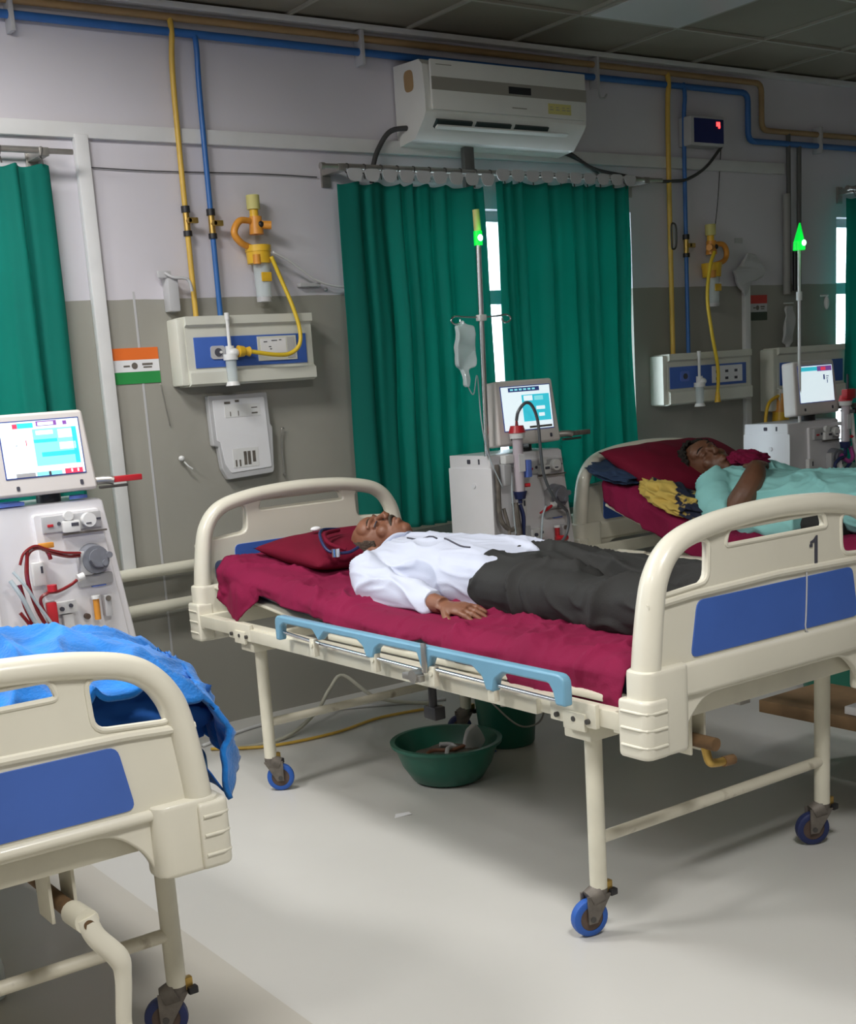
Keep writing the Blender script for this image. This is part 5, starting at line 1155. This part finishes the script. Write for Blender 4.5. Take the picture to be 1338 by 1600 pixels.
# ------------------------------------------------------------------ floor things
t = thing('basin', (2.765, 3.745, 0), 'round dark green basin with waste in it on the floor under bed one', 'basin')
g = G(); g.lathe([(.0, .004), (.12, .004), (.135, .012), (.172, .07), (.198, .142), (.212, .146), (.214, .158), (.196, .158), (.188, .142), (.163, .075), (.128, .020), (0, .016)], (0, 0, 0), n=48); g.build('bowl', 'green', t)
g = G(); g.ell((.02, .02, .05), (.13, .13, .035), sub=4)
for v in g.bm.verts: v.co.z += .018*nz(v.co, 18, 3)
wst = g.build('waste', 'castergrey'); tag(wst, 'grey crumpled waste lying in the green basin', 'waste'); wst['kind'] = 'stuff'; wst.location = (2.765, 3.745, .035)
g = G(); g.tube([(2.70, 3.66, .115), (2.74, 3.70, .135), (2.79, 3.72, .12), (2.80, 3.76, .125), (2.76, 3.78, .13)], .009, mt='whitegrey'); g.tube([(2.66, 3.74, .11), (2.70, 3.75, .125), (2.76, 3.70, .125), (2.83, 3.70, .13)], .007, mt='skin'); tag(g.build('discarded_tubing', None), 'discarded pale tubing coiled in the green basin', 'tubing')
crumple('plastic_wrapper', (2.86, 3.70, .10), [(-.05, .02), (-.03, .09), (.01, .11), (.05, .06), (.06, .03), (.03, .0)], 'whitegrey', 'crumpled clear wrapper sticking out of the right side of the green basin', 'wrapper', seed=5)
t = thing('bucket', (3.235, 3.95, 0), 'green plastic bucket standing on the floor behind the basin under bed one', 'bucket')
g = G(); g.lathe([(0, .003), (.105, .003), (.112, .01), (.135, .27), (.143, .272), (.143, .285), (.128, .285), (.105, .02), (0, .014)], (0, 0, 0), n=32); g.build('pail', 'green', t)
g = G(); g.tube([(-.138, 0, .27), (-.13, -.09, .20), (-.07, -.145, .12), (0, -.155, .10), (.07, -.145, .12), (.13, -.09, .20), (.138, 0, .27)], .004); g.build('handle', 'steel', t)
g = G(); g.prism([roundpoly([(-.03, 0), (.06, 0), (.03, .05), (-.02, .075)], .01)], (3.06, 3.90, .003), (1, -.3, 0), (0, 0, 1), .03, bev=.006); tag(g.build('blue_scoop', 'blue'), 'small bright blue plastic piece on the floor between basin and bucket', 'scoop')
g = G(); g.prism([[(-.035, -.01), (.03, -.022), (.038, .006), (-.01, .02)]], (2.391, 3.532, .0015), (1, 0, 0), (0, 1, 0), .002); tag(g.build('paper_scrap', 'paper', smooth=False), 'small torn paper scrap on the floor below the middle of bed one', 'paper scrap')
t = thing('bin', (4.66, 3.36, 0), 'dark green tub on the floor at right beneath the bed behind', 'bin')
g = G(); g.lathe([(0, .003), (.15, .003), (.16, .01), (.19, .29), (.2, .292), (.2, .31), (.18, .31), (.15, .02), (0, .014)], (0, 0, 0), n=32); g.build('pail', 'green', t)
t = thing('step_stool', (3.72, 2.62, 0), 'low brown wooden step stool at the right edge between the two beds', 'stool')
G().box((-.18, -.42, .250), (.17, .28, .295), bev=.003).build('top_board', 'wood', t)
for a, b in ((-.14, -.37), (.13, -.37), (.12, .24)): G().box((a-.018, b-.018, 0), (a+.018, b+.018, .25), bev=.002).build('leg', 'wood', t)
g = G(); g.box((3.56, 2.42, .297), (3.66, 2.56, .325), bev=.004); g.box((3.60, 2.32, .297), (3.74, 2.41, .335), bev=.004); tag(g.build('white_package', 'paper'), 'white paper packets lying on the wooden step stool', 'packet')
wire('cable', [(2.30, 4.9, .008), (2.6, 5.0, .008), (2.9, 5.02, .008), (3.1, 4.95, .008), (3.35, 4.8, .008), (3.5, 4.72, .008)], .008, 'whitep', 'pale cable lying along the floor behind bed one toward the central machine')
wire('cable', [(2.35, 4.75, .009), (2.6, 4.72, .009), (2.85, 4.85, .05), (3.0, 4.95, .12), (3.1, 4.98, .16), (3.2, 4.85, .05), (3.4, 4.70, .009)], .009, 'creampipe', 'looping cream hose behind the head end of bed one', 'hose')
wire('cable', [(2.30, 4.82, .009), (2.5, 4.66, .009), (2.8, 4.62, .009), (3.1, 4.68, .009), (3.4, 4.62, .009)], .007, 'yellowp', 'thin yellowish cable on the floor under the head end of bed one')
t = thing('water_jug', (0.856, 3.152, 0), 'translucent white plastic jug on the floor under the left bed', 'jug')
g = G(); g.lathe([(0, .002), (.075, .002), (.085, .012), (.088, .16), (.075, .20), (.035, .225), (.03, .25), (0, .252)], (0, 0, 0), n=24); g.build('body', 'clear', t)
G().cyl((0, 0, .24), (0, 0, .27), .034).build('cap', 'whitegrey', t)
t.scale = (.6, .6, .55); t.location.x -= .06
# drainage bag / bottle clipped under bed 1 centre
g = G(); g.box((2.21, 3.04, .47), (2.25, 3.10, .51), bev=.004); bmesh.ops.create_cone(g.bm, cap_ends=True, segments=12, radius1=.013, radius2=.013, depth=.12, matrix=Matrix.Translation((2.228, 3.072, .545))); tag(g.build('clamp', 'black'), 'small black clamp hanging below the side rail of bed one', 'clamp')
